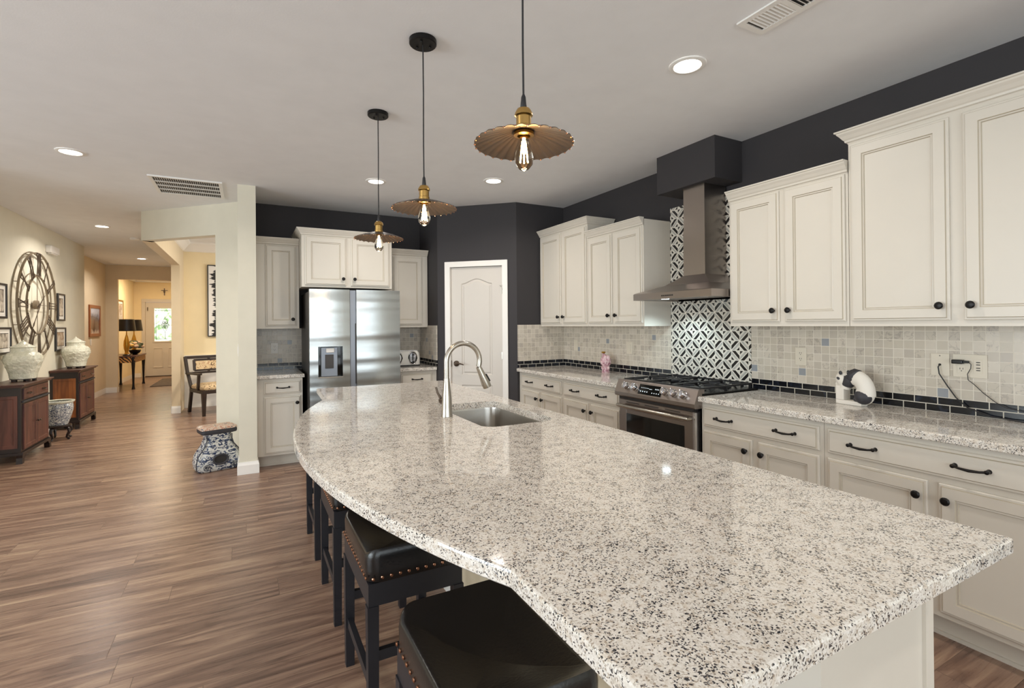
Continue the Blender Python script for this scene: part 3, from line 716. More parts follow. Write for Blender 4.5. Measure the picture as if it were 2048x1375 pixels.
# ------------------------------------------------------------------ refrigerator
FX, FY = .548, 5.245
fr = thing('refrigerator', 'stainless side-by-side refrigerator with ice and water dispenser', 'refrigerator', (FX, FY, 0))
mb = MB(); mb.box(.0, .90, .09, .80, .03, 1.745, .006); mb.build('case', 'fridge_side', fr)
mb = MB(); mb.box(.02, .88, .06, .75, 0, .05); mb.build('toe_grille', 'dark_slot', fr)
def fdoor(x0, x1, z0, z1, hole=None):
    b = MB(); n = 20; bow = .010
    fy = lambda x: -bow*math.sin(PI*min(1, max(0, (x-x0)/(x1-x0))))
    def strip(xa, xb, za, zb, k):
        xs = [xa+(xb-xa)*i/k for i in range(k+1)]
        for i in range(k):
            b.face([b.bm.verts.new((xs[i], fy(xs[i]), za)), b.bm.verts.new((xs[i+1], fy(xs[i+1]), za)), b.bm.verts.new((xs[i+1], fy(xs[i+1]), zb)), b.bm.verts.new((xs[i], fy(xs[i]), zb))])
    if hole:
        a, c, e, f_ = hole; strip(x0, a, z0, z1, 6); strip(c, x1, z0, z1, 6); strip(a, c, z0, e, 8); strip(a, c, f_, z1, 8)
    else: strip(x0, x1, z0, z1, n)
    xs = [x0+(x1-x0)*i/n for i in range(n+1)]
    for z in (z0, z1): b.face([b.bm.verts.new((x, fy(x), z)) for x in xs]+[b.bm.verts.new((x1, .075, z)), b.bm.verts.new((x0, .075, z))])
    for x in (x0, x1): b.face([b.bm.verts.new((x, 0, z0)), b.bm.verts.new((x, .075, z0)), b.bm.verts.new((x, .075, z1)), b.bm.verts.new((x, 0, z1))])
    b.face([b.bm.verts.new((x0, .075, z0)), b.bm.verts.new((x1, .075, z0)), b.bm.verts.new((x1, .075, z1)), b.bm.verts.new((x0, .075, z1))])
    bmesh.ops.remove_doubles(b.bm, verts=b.bm.verts[:], dist=1e-5)
    return b.build('door', 'fridge_steel', fr, True, angle=30)
DH = (.080, .312, .882, 1.190)
dl = fdoor(0, .386, .06, 1.765, DH); fdoor(.452, .905, .06, 1.765)
mb = MB(); mb.box(.390, .448, .012, .07, .06, 1.76); mb.build('handle_channel', 'steel_grey_plastic', fr)
mb = MB(); mb.box(.3865, .3895, .0, .06, .06, 1.76); mb.box(.4485, .4515, .0, .06, .06, 1.76); mb.box(.44, .4484, .002, .012, .80, 1.42); mb.build('door_gasket', 'dark_slot', fr)
mb = MB(); a, c, e, f_ = DH
mb.box(a, c, .055, .06, e, f_); mb.box(a-.001, a+.003, -.008, .055, e, f_); mb.box(c-.003, c+.001, -.008, .055, e, f_); mb.box(a, c, -.006, .055, f_-.003, f_+.001); di = mb.build('dispenser', 'black_glass', fr)
mb = MB(); mb.box(a+.03, c-.045, .03, .054, e+.006, f_-.01, .003); mb.build('back_panel', 'steel_grey_plastic', di)
mb = MB(); mb.box(a+.068, c-.083, .02, .03, e+.085, e+.225, .003); mb.build('paddle', 'fridge_side', di)
mb = MB(); mb.box(a+.075, c-.080, .005, .03, f_-.062, f_-.018, .006); mb.build('nozzle', 'white_plastic', di)
mb = MB(); mb.box(a-.004, c+.004, -.014, .055, e-.008, e+.004, .002); mb.build('drip_tray', 'nickel', di)

# ------------------------------------------------------------------ range
ra = thing('gas_range', 'stainless steel slide-in gas range with five knobs and black cast-iron grates', 'stove', (XB, 3.07, 0), RZ)
mb = MB(); mb.box(.008, .766, .0, .575, .09, .912); mb.build('body', 'black_gloss', ra)
mb = MB(); mb.box(.0, .775, -.03, .585, .9145, .926, .003); mb.build('cooktop', 'black_gloss', ra)
mb = MB(); mb.loft([[(x, y, z) for y, z in ((.02, .955), (-.030, .957), (-.036, .952), (-.074, .862), (-.074, .838), (-.066, .830), (-.002, .830), (-.002, .928), (.02, .928))] for x in (-.012, .783)])
mb.build('control_panel', 'steel_horizontal', ra)
til = -math.atan2(.038, .090)
def onpanel(x, t, out=0):   # t runs down the sloped face
    a, b = Vector((0, -.036, .952)), Vector((0, -.074, .862)); p = a+(b-a)*t; n_ = Vector((0, -.921, .389)); p += n_*out; return (x, p.y, p.z)
for kx in (.115, .205, .512, .592, .675):
    mb = MB(); mb.lathe([(.029, .0), (.029, -.006), (.0265, -.008), (.0255, -.034), (.022, -.040)], 24, axis='y'); mb.box(-.007, .007, -.050, -.03, -.024, .024, .002)
    o = mb.build('knob', 'chrome', ra, True, loc=onpanel(kx, .47)); o.rotation_euler.x = til; tag(o, 'shiny steel knob')
mb = MB(); mb.box(.245, .475, -.004, .002, -.04, .036, .002); dp = mb.build('display', 'black_glass', ra, loc=onpanel(.0, .5)); dp.rotation_euler.x = til
mb = MB()
for i in range(6): mb.box(.268+.014*i, .276+.014*i, -.0046, -.0042, .008, .011)
for i in range(4): mb.box(.412+.014*i, .418+.014*i, -.0046, -.0042, .006, .014)
for i in range(4): mb.box(.268+.022*i, .276+.022*i, -.0046, -.0042, -.022, -.014)
for i in range(4): mb.box(.385+.022*i, .393+.022*i, -.0046, -.0042, -.024, -.018)
mb.box(.352, .382, -.0046, -.0042, .004, .007); mb.build('display_symbols', 'display_glyph', dp)
od = MB(); fr_y = -.045
od.rings(.735, .62, [(0, 0), (0, -.048), (.003, -.051), (.075, -.051), (.078, -.047)], None, (.016, .185)); odr = od.build('oven_door', 'steel_horizontal', ra)
mb = MB(); mb.box(.096, .671, -.050, -.046, .265, .70); mb.build('oven_window', 'black_glass', odr)
mb = MB()
for i in range(3): mb.box(.10+.20*i, .24+.20*i, -.0525, -.051, .785, .791)
mb.box(.016, .75, -.048, .0, .806, .829); mb.build('vent_slots', 'dark_slot', odr)
mb = MB(); mb.tube([(.03, -.052, .758), (.035, -.088, .76), (.06, -.098, .762), (.38, -.104, .762), (.70, -.098, .762), (.728, -.088, .76), (.733, -.052, .758)], [.012, .013, .014, .0145, .014, .013, .012], 12); mb.build('handle', 'nickel', odr, True)
mb = MB(); mb.rings(.735, .10, [(0, 0), (0, -.046), (.003, -.049)], None, (.016, .075)); mb.build('warming_drawer', 'steel_horizontal', ra)
mb = MB(); mb.box(.751, .758, -.046, .0, .09, .80); mb.build('side_trim', 'chrome', ra)
mb = MB(); mb.box(.03, .74, .03, .5, 0, .089); mb.build('plinth', 'dark_slot', ra)
for i, (bx, by, br_) in enumerate(((.145, .13, .045), (.145, .42, .04), (.385, .275, .055), (.62, .13, .05), (.62, .42, .036))):
    mb = MB(); mb.lathe([(br_+.012, .927), (br_+.012, .932), (br_, .935), (br_, .944), (br_-.004, .948), (.0, .949)][:5], 20, (bx, by, 0)); mb.build('burner', 'cast_iron', ra, True)
for gi, (gx0, gx1) in enumerate(((.015, .262), (.268, .505), (.511, .760))):
    mb = MB(); y0, y1, zt = .0, .545, .963; t_ = .006; cx = (gx0+gx1)/2
    for x in (gx0+.008, gx1-.008): mb.box(x-t_, x+t_, y0, y1, zt-.012, zt)
    for y in (y0+.006, (y0+y1)/2, y1-.006): mb.box(gx0+.014, gx1-.014, y-t_, y+t_, zt-.012, zt)
    for yc in (y0+.14, y1-.14) if gi != 1 else ((y0+y1)/2,):
        for k in range(4 if gi != 1 else 8):
            a = PI/4+PI/2*k if gi != 1 else PI/4*k+PI/8; r1 = .105
            mb.bar((cx+.03*math.cos(a), yc+.03*math.sin(a), zt-.004), (cx+r1*math.cos(a), yc+r1*math.sin(a), zt-.004), .009, .012)
    for x in (gx0+.008, gx1-.008):
        for y in (y0+.02, (y0+y1)/2, y1-.02): mb.box(x-.006, x+.006, y-.007, y+.007, .9265, zt-.012)
    mb.build('grate', 'cast_iron', ra)
# ------------------------------------------------------------------ hood
ho = thing('range_hood', 'stainless steel pyramid chimney hood above the gas range', 'range hood', (XR-.016, 2.67, 0), RZ)
# local: x towards the camera, y=0 at the tiles, -y into the room
hw, hd = .38, .484
R_ = lambda x0, x1, y0, z: [(x0, y0, z), (x1, y0, z), (x1, 0, z), (x0, 0, z)]
mb = MB(); mb.loft([R_(-hw, hw, -hd, 1.578), R_(-hw, hw, -hd, 1.628), R_(-hw+.01, hw-.01, -hd+.01, 1.634), R_(-.20, .23, -.32, 1.69), R_(-.088, .122, -.24, 1.762)], False, True)
mb.loft([R_(-hw, hw, -hd, 1.578), R_(-hw+.02, hw-.02, -hd+.02, 1.578), R_(-hw+.03, hw-.03, -hd+.03, 1.590)], False, True)
mb.build('canopy', 'steel_horizontal', ho)
mb = MB(); mb.box(-.086, .120, -.236, 0, 1.762, 2.11); mb.build('duct_cover', 'steel_vertical', ho)
mb = MB(); mb.box(-.083, .117, -.233, 0, 2.11, 2.4395); mb.build('duct_cover', 'steel_vertical', ho)
mb = MB()
for i in range(6): mb.box(-.075+.02*i, -.061+.02*i, -hd-.002, -hd, 1.598, 1.608)
mb.build('button_strip', 'dark_slot', ho)
for lx in (-.19, .19):
    mb = MB(); mb.lathe([(.032, 1.590), (.032, 1.586), (.028, 1.585)], 18, (lx, -.33, 0)); mb.build('hood_light', 'led_hood' if lx < 0 else 'white_plastic', ho)
sp = bpy.data.lights.new('hood_spot', 'SPOT'); sp.energy = 9; sp.color = (.72, .93, 1); sp.spot_size = 2.4; sp.spot_blend = .6; sp.shadow_soft_size = .025
o = bpy.data.objects.new('hood_spot', sp); C.objects.link(o); o.parent = ho; o.location = (-.19, -.26, 1.575)

# ------------------------------------------------------------------ pendants
def pendant(x, y, label):
    r = thing('pendant_lamp', label, 'pendant lamp', (x, y, 1.945), 0, 'fluted pendant lamps over the island')
    mb = MB(); mb.lathe([(.060, H-1.945-.024), (.064, H-1.945-.020), (.064, H-1.945-.0005)], 32); 
    for a in (0, 2.1, 4.2): mb.sphere((.035*math.cos(a), .035*math.sin(a), H-1.945-.026), .006, 8, 6)
    mb.build('canopy', 'black_metal', r, True)
    mb = MB(); mb.tube([(.0, 0, H-1.945-.024), (.001, .001, .55), (-.001, 0, .3), (0, 0, .135)], .0032, 8); mb.lathe([(.003, .155), (.007, .145), (.010, .115), (.008, .108)], 12); mb.build('cord', 'cable_rubber', r, True)
    mb = MB(); mb.lathe([(.010, .112), (.020, .108), (.027, .096), (.028, .088), (.023, .084), (.023, .058), (.025, .056), (.025, .044), (.030, .040)], 24); mb.build('socket', 'brass', r, True)
    nf = 28; seg = nf*6; loops = []
    for rad, z in ((.024, .042), (.036, .040), (.060, .034), (.095, .022), (.125, .010), (.150, .0)):
        k = (rad-.024)/.126
        loops.append([(rad*(1+.010*k*abs(math.sin(nf/2*2*PI*i/seg)))*math.cos(2*PI*i/seg), rad*(1+.010*k*abs(math.sin(nf/2*2*PI*i/seg)))*math.sin(2*PI*i/seg), z+.0045*k*abs(math.sin(nf/2*2*PI*i/seg))) for i in range(seg)])
    mb = MB(); mb.loft(loops+[[(x_, y_, z_-.0015) for x_, y_, z_ in lp] for lp in reversed(loops)], False, False, wrap=True)
    mb.build('shade', 'shade_metal', r, True, angle=50)
    mb = MB()
    for i in range(nf): mb.sphere((.150*math.cos(2*PI*i/nf), .150*math.sin(2*PI*i/nf), .0), .003, 6, 4)
    mb.build('rim_studs', 'copper_nail', r, True)
    mb = MB(); mb.lathe([(.031, .036), (.031, .028), (.020, .026), (.020, .036)], 24); mb.build('collar', 'brass', r, True)
    mb = MB(); mb.lathe([(.0125, .034), (.013, .018), (.017, .0), (.026, -.026), (.029, -.044), (.026, -.060), (.015, -.074), (.003, -.080)], 20); bu = mb.build('bulb', 'bulb_glass', r, True)
    mb = MB()
    for k in range(6):
        a = 2*PI*k/6; mb.tube([(.004*math.cos(a), .004*math.sin(a), .01), (.011*math.cos(a), .011*math.sin(a), -.052)], .0017, 5)
    mb.lathe([(.004, .02), (.003, -.03)], 8); mb.build('filament', 'filament', bu)
    l = bpy.data.lights.new('bulb_light', 'POINT'); l.energy = 3.5; l.color = (1, .80, .56); l.shadow_soft_size = .03
    o = bpy.data.objects.new('bulb_light', l); C.objects.link(o); o.parent = r; o.location = (0, 0, -.095)
t = NT('shade_metal'); t.set(srgb(66, 58, 52), .42, .6); M['shade_metal'] = t.m
pendant(.748, 1.305, 'largest and nearest fluted pendant lamp, top centre of the photo')
pendant(.742, 2.245, 'middle fluted pendant lamp with a black round ceiling canopy')
pendant(.742, 3.150, 'farthest fluted pendant lamp, hanging before the refrigerator cabinet')

# ------------------------------------------------------------------ recessed lights
def can(x, y, label=None, p=9, group='recessed ceiling lights'):
    r = thing('recessed_light', label or 'unseen round recessed ceiling light behind the camera, added for fill', 'ceiling light', (x, y, H), 0, group)
    mb = MB(); mb.lathe([(.093, -.0005), (.092, -.005), (.084, -.008), (.070, -.008), (.066, -.002)], 28, cap0=False, cap1=False); mb.build('trim_ring', 'can_trim', r, True)
    mb = MB(); mb.lathe([(.068, -.001), (.067, -.004), (.05, -.006)], 28); mb.build('lens', 'led_warm', r)
    l = bpy.data.lights.new('downlight', 'AREA'); l.shape = 'DISK'; l.size = .13; l.energy = p; l.color = (1, .93, .85); l.spread = 2.6
    o = bpy.data.objects.new('downlight', l); C.objects.link(o); o.parent = r; o.location = (0, 0, -.012)
for a in ((-1.174, 4.906, 'leftmost recessed ceiling light, left of the return vent'), (-1.679, 8.337, 'recessed ceiling light in the hallway above the wall clock end'), (-1.80, 11.95, 'farthest recessed ceiling light, near the foyer opening'),
          (1.073, 4.652, 'recessed ceiling light seen behind the pendant cord before the refrigerator'), (2.046, 4.147, 'recessed ceiling light before the pantry door'), (2.036, 1.829, 'largest recessed ceiling light, upper right near the supply vent')):
    can(*a, p=19 if a[0] < -1 else (7 if a[1] < 3 else 9))
can(2.03, -.6); can(-1.17, 1.6); can(-1.17, -1.6); can(1.0, -2.6)  # unseen downlights added to light the room
for (x, y, z, e, col) in ((.8, 8.3, 2.6, 55, (1, .88, .68)), (-1.9, 15.4, 2.5, 34, (1, .78, .5))):  # the dining lamp is out of view, added to light that room
    r = thing('flush_ceiling_lamp', 'round flush ceiling lamp, %s' % ('dining room, unseen and added for its light' if x > 0 else 'foyer'), 'ceiling light', (x, y, 2.86 if x > 0 else H))
    mb = MB(); mb.lathe([(.15, -.001), (.15, -.03), (.12, -.07), (.04, -.09)], 28); mb.build('shade', 'led_warm', r, True)
    l = bpy.data.lights.new('lamp_light', 'AREA'); l.shape = 'DISK'; l.size = .3; l.energy = e; l.color = col
    o = bpy.data.objects.new('lamp_light', l); C.objects.link(o); o.parent = r; o.location = (0, 0, -.10)
# vents
vt = thing('return_air_grille', 'large white return air grille in the ceiling by the partition wall', 'vent', (-.478, 5.655, H))
mb = MB(); w2, d2 = .285, .325
for x0, x1, y0, y1 in ((-w2, w2, -d2, -d2+.03), (-w2, w2, d2-.03, d2), (-w2, -w2+.03, -d2+.03, d2-.03), (w2-.03, w2, -d2+.03, d2-.03)): mb.box(x0, x1, y0, y1, -.012, -.0005)
for k in (1, 2, 3): mb.box(-w2+.03, w2-.03, -d2+.03+(2*d2-.06)*k/4-.009, -d2+.03+(2*d2-.06)*k/4+.009, -.011, -.002)
mb.build('frame', 'can_trim', vt)
mb = MB(); mb.box(-w2+.03, w2-.03, -d2+.03, d2-.03, -.0018, -.0004); mb.build('opening', 'dark_slot', vt)
mb = MB()
n = 30
for i in range(1, n): x = -w2+.03+(2*w2-.06)*i/n; mb.box(x-.0012, x+.0012, -d2+.03, d2-.03, -.010, -.0019)
mb.build('slats', 'can_trim', vt)
vs = thing('supply_register', 'small white louvred supply register at the top edge of the ceiling', 'vent', (2.035, 1.27, H))
mb = MB(); w2, d2 = .085, .20
for x0, x1, y0, y1 in ((-w2, w2, -d2, -d2+.028), (-w2, w2, d2-.028, d2), (-w2, -w2+.028, -d2+.028, d2-.028), (w2-.028, w2, -d2+.028, d2-.028), (-w2+.028, w2-.028, -.012, .012)): mb.box(x0, x1, y0, y1, -.008, -.0005)
mb.build('frame', 'can_trim', vs)
mb = MB(); mb.box(-w2+.028, w2-.028, -d2+.028, d2-.028, -.0018, -.0004); mb.build('opening', 'dark_slot', vs)
mb = MB()
for s_ in (-1, 1):
    for i in range(9): y = s_*(.02+.017*i); mb.loft([[(x, y, -.009), (x, y+.002, -.009), (x, y+s_*-.010+.002, -.002), (x, y+s_*-.010, -.002)] for x in (-w2+.028, w2-.028)])
mb.build('louvres', 'can_trim', vs)
mb = MB(); mb.lathe([(.065, -.0005), (.065, -.02), (.05, -.035), (.02, -.037)], 24, (-1.475, 9.25, H)); tag(mb.build('smoke_detector', 'can_trim', None, True), 'round white smoke detector on the hallway ceiling', 'smoke detector')

# ------------------------------------------------------------------ outlets, switches, cables (right wall)
def plate(name, label, cat, loc, rz, w_, h_, kind, mat='beige_plastic'):
    r = thing(name, label, cat, loc, rz)
    mb = MB(); mb.box(-w_/2, w_/2, -.006, 0, -h_/2, h_/2, .002); mb.build('cover_plate', mat, r)
    def duplex(cx):
        mb = MB(); mb.box(cx-.017, cx+.017, -.0075, -.006, -.035, .035, .0006); mb.build('socket_insert', mat, r)
        mb = MB()
        for cz in (.019, -.019):
            for dx in (-.006, .006): mb.box(cx+dx-.0012, cx+dx+.0012, -.0079, -.0074, cz, cz+.009)
            mb.lathe([(.0024, -.0074), (.0024, -.0079)], 8, (cx, 0, cz-.007), axis='y')
        mb.build('slots', 'dark_slot', r)
    if kind == 'outlet': duplex(0)
    if kind == 'switch':
        mb = MB(); mb.box(-.017, .017, -.010, -.006, -.034, .034, .001); mb.build('rocker', mat, r)
    if kind == 'cable':
        mb = MB(); mb.lathe([(.006, -.006), (.006, -.009)], 10, (0, 0, 0), axis='y'); mb.lathe([(.0025, -.006), (.0025, -.0075)], 8, (0, 0, h_/2-.012), axis='y'); mb.build('cable_port', 'dark_slot', r)
    if kind == 'double':
        duplex(-w_/4+.002)
        mb = MB(); mb.box(w_/4-.017, w_/4+.017, -.0075, -.006, -.035, .035, .0006); mb.build('usb_insert', mat, r)
        mb = MB()
        for cz in (.020, .008, -.008, -.020): mb.box(w_/4-.008, w_/4+.008, -.0079, -.0074, cz-.0022, cz+.0022)
        mb.build('usb_ports', 'dark_slot', r)
    return r
XT = XR-T_-.0005
plate('wall_outlet', 'beige duplex outlet between the geometric tile and the panda figurine', 'outlet', (XT, 1.981, 1.169), RZ, .074, .118, 'outlet')
plate('cable_plate', 'beige wall plate with a black cable coming out of its centre', 'wall plate', (XT, 1.234, 1.166), RZ, .080, .118, 'cable')
plate('wall_outlet', 'wide double-gang outlet with a plugged-in charger and four USB slots', 'outlet', (XT, 1.112, 1.166), RZ, .136, .118, 'double')
plate('light_switch', 'pale switch plate near the corner, left of the pink figurine', 'switch', (XT, 4.524, 1.157), RZ, .074, .118, 'switch')
plate('light_switch', 'pale switch plate right of the pink figurine', 'switch', (XT, 3.646, 1.160), RZ, .080, .118, 'switch')
plate('wall_outlet', 'white duplex outlet in the grey mosaic left of the refrigerator', 'outlet', (.272, YF-T_-.0005, 1.155), 0, .074, .118, 'outlet', 'white_plastic')
plate('light_switch', 'small white switch on the pale partition wall end above the garden stool', 'switch', (-.0685, 5.62, 1.163), -PI/2, .074, .118, 'switch', 'white_plastic')
plate('light_switch', 'small white switch below the wood-framed picture in the hall', 'switch', (-2.6495, 12.25, 1.12), PI/2, .08, .125, 'switch', 'white_plastic')
mb = MB(); X0 = XT-.009
mb.tube([(X0, 1.234, 1.166), (X0-.02, 1.233, 1.155), (X0-.022, 1.228, 1.12), (X0-.01, 1.20, 1.06), (X0-.006, 1.165, 1.00), (X0-.005, 1.12, .955), (X0-.008, 1.03, .925), (X0-.012, .95, .9195), (X0-.03, .88, .9185), (X0-.06, .86, .9185), (X0-.06, .82, .9185), (X0-.02, .78, .9185)], .0030, 8)
tag(mb.build('black_cable', 'cable_rubber', None, True), 'thick black cable hanging from the single wall plate to the worktop', 'cable')
ch = thing('phone_charger', 'black plug-in charger with a thin cord in the double outlet', 'charger', (XT-.008, 1.142, 1.186), RZ)
mb = MB(); mb.box(-.034, .012, -.030, -.0005, -.010, .012, .005); mb.box(.010, .034, -.022, -.008, -.005, .008, .003); mb.build('plug', 'black_gloss', ch)
mb = MB(); mb.tube([(.032, -.015, 0), (.042, -.016, -.01), (.040, -.014, -.03), (.026, -.012, -.06), (.028, -.010, -.09), (.050, -.008, -.11), (.085, -.006, -.15), (.13, -.006, -.19), (.17, -.006, -.212), (.23, -.007, -.222), (.29, -.012, -.226), (.33, -.03, -.245), (.33, -.04, -.268)], .0018, 6); mb.build('cord', 'cable_rubber', ch, True)
# panda figurine
pa = thing('panda_figurine', 'black and white panda figurine leaning on a white block, on the right worktop', 'figurine', (3.10, 1.60, .9145), RZ-.12); pa.scale = (1, 1, 1.22)
mb = MB(); mb.box(-.075, .072, -.028, .030, 0, .020, .004); mb.box(-.075, -.027, -.028, .030, .020, .088, .003); mb.build('block', 'white_resin', pa)
mb = MB(); P = []
def arcbody(r_, z0, cx, a0, a1, r1, r2):
    n = 14; out = []
    for i in range(n+1):
        t = i/n; a = a0+(a1-a0)*t; out.append(((cx+r_*math.cos(a), 0, z0+r_*math.sin(a)*1.08), r1+(r2-r1)*t))
    return out
A = arcbody(.062, .062, .022, PI*.93, -.15, .030, .046)
mb.mi = 0; mb.tube([p for p, _ in A], [r for _, r in A], 18)
mb.mi = 0; mb.sphere((-.046, 0, .116), (.042, .038, .038), 18, 12, Matrix.Rotation(.7, 3, 'Y'))          # head
mb.sphere((-.072, -.002, .095), (.018, .02, .015), 12, 8)                                         # muzzle
mb.sphere((.078, 0, .058), (.047, .045, .050), 18, 12)                                             # rump
mb.mi = 1; mb.tube([(-.01, 0, .152), (.004, 0, .138), (-.004, -.004, .118), (-.014, -.01, .105), (-.036, -.018, .092)], [.022, .034, .037, .032, .014], 16)
mb.tube([(.0, 0, .150), (.014, 0, .138), (.026, 0, .118)], [.030, .0455, .036], 16)
mb.sphere((.076, -.010, .046), (.046, .048, .036), 16, 12); mb.sphere((.045, -.02, .030), (.022, .014, .011), 12, 8)
for s_ in (-1, 1):
    mb.sphere((-.040, s_*.034, .150), (.010, .007, .010), 10, 8)
    mb.sphere((-.052, s_*.0345, .122), (.012, .006, .007), 10, 8, Matrix.Rotation(.3, 3, 'Y'))
mb.sphere((-.086, -.008, .098), .0045, 8, 6); mb.sphere((-.086, .010, .104), (.003, .003, .003), 8, 6)
mb.build('panda', ['white_resin', 'charcoal_resin'], pa, True)
# pink glass figurine
pg = thing('pink_figurine', 'pink glass figurine with a gold-topped raised neck, on the corner worktop', 'figurine', (3.13, 3.87, .9145), RZ)
mb = MB(); mb.lathe([(.040, 0), (.041, .006), (.034, .03), (.032, .05), (.036, .062), (.050, .085), (.054, .11), (.048, .135), (.030, .155), (.012, .160)], 18, rfun=lambda a, z: 1+.05*math.sin(7*a+z*50))
mb.tube([(-.03, 0, .11), (-.044, 0, .14), (-.040, 0, .17), (-.034, 0, .188)], [.018, .013, .011, .014], 12)
mb.sphere((.030, 0, .125), (.028, .02, .048), 14, 10, Matrix.Rotation(.25, 3, 'Y')); mb.sphere((.012, -.02, .150), (.03, .018, .03), 12, 8)
mb.tube([(.02, -.02, .075), (.05, -.01, .085), (.066, 0, .098)], [.014, .010, .004], 8)
mb.sphere((-.045, -.005, .04), (.016, .014, .018), 10, 8); mb.sphere((.043, -.004, .045), (.018, .013, .02), 10, 8)
mb.build('body', 'pink_glass', pg, True)
mb = MB(); mb.lathe([(.012, .186), (.018, .190), (.021, .198), (.018, .203), (.006, .205)], 14, (-.034, 0, 0)); mb.build('gold_top', 'gold_leaf', pg, True)
# toaster
to = thing('toaster', 'white and chrome four-slice toaster right of the refrigerator', 'toaster', (1.640, 5.70, .9145))
mb = MB(); mb.loft([[(x, y, z) for x, y in rrect(-.185+i, .185-i, 0+i*.6, .22-i*.6, .04, 4)] for i, z in ((.004, .012), (0, .018), (.0, .10), (.006, .15), (.018, .172), (.035, .180))]); mb.build('body', 'white_plastic', to, True)
mb = MB(); mb.box(-.175, .175, -.003, .2, 0, .014); mb.build('base', 'black_gloss', to)
mb = MB(); mb.box(-.165, .165, .03, .19, .180, .184); mb.build('top_plate', 'chrome', to)
for cx in (-.088, .008+.08):
    mb = MB(); mb.loft([[(cx+(r_)*math.cos(a)*(.72 if math.sin(a) < 0 else .8), y, .095+r_*1.15*math.sin(a)) for a in [2*PI*k/24 for k in range(24)]] for r_, y in ((.072, .006), (.070, -.008), (.060, -.012), (.050, -.004))], False, True); mb.build('front_bezel', 'chrome', to, True)
    mb = MB(); mb.box(cx-.006, cx+.006, -.014, -.006, .07, .15); mb.box(cx-.016, cx+.016, -.03, -.008, .125, .138, .003); mb.build('lever', 'black_gloss', to)
    mb = MB(); mb.lathe([(.016, -.004), (.014, -.016), (.004, -.018)], 14, (cx, 0, .05), axis='y'); mb.build('dial', 'black_gloss', to, True)

# ------------------------------------------------------------------ blue and white garden stool
gs = thing('garden_stool', 'blue and white ceramic garden stool against the pale partition wall', 'garden stool', (-.262, 5.69, 0), .28)
mb = MB(); loops = []
for z, a, b in ((.0, .165, .10), (.006, .178, .11), (.03, .196, .122), (.09, .202, .126), (.15, .190, .120), (.20, .160, .112), (.25, .128, .104), (.30, .112, .098), (.345, .112, .098), (.355, .114, .099)):
    lp = []
    for k in range(40):
        t_ = 2*PI*k/40; c_, s_ = math.cos(t_), math.sin(t_); e_ = .42
        lp.append((a*math.copysign(abs(c_)**e_, c_), b*math.copysign(abs(s_)**e_, s_), z))
    loops.append(lp)
mb.loft(loops); mb.build('body', 'blue_white_landscape', gs, True)
mb = MB(); L = []
for z, i in ((.355, .022), (.362, .004), (.375, 0), (.395, 0), (.402, .004)): L.append([(x, y, z) for x, y in rrect(-.155+i, .155-i, -.115+i, .115-i, .03, 5)])
mb.loft(L); mb.build('rim', 'charcoal_resin', gs, True)
mb = MB(); mb.loft([[(x, y, z) for x, y in rrect(-.158+i, .158-i, -.118+i, .118-i, .03, 5)] for z, i in ((.4025, 0), (.418, .004), (.427, .02), (.430, .05))]); mb.build('seat_top', 'tapestry_top', gs, True)
mb = MB(); mb.tube([(.062*math.cos(a), -.128-.0*math.sin(a), .115+.045*math.sin(a)) for a in [2*PI*k/28 for k in range(28)]], .010, 8, True)
for s_ in (-1, 1):
    mb.tube([(s_*.197, -.112, .03), (s_*.203, -.114, .09), (s_*.188, -.110, .155), (s_*.155, -.104, .205), (s_*.122, -.096, .25), (s_*.108, -.091, .30), (s_*.108, -.091, .345)], .005, 6)
    mb.tube([(s_*.12+.03*math.cos(a)*(1-a/14), -.129, .05+.03*math.sin(a)*(1-a/14)) for a in [k*.45 for k in range(26)]], .003, 5)
mb.build('painted_relief', 'charcoal_resin', gs, True)
mb = MB(); mb.loft([[(.056*math.cos(a), y, .115+.040*math.sin(a)) for a in [2*PI*k/24 for k in range(24)]] for y in (-.1285, -.1275)]); mb.build('dark_hole_disc', 'dark_slot', gs)  # flat disc; the hole's shade is put into its dark colour
tag(bpy.data.objects['dark_hole_disc'], 'dark oval disc standing in for the shaded hand hole')

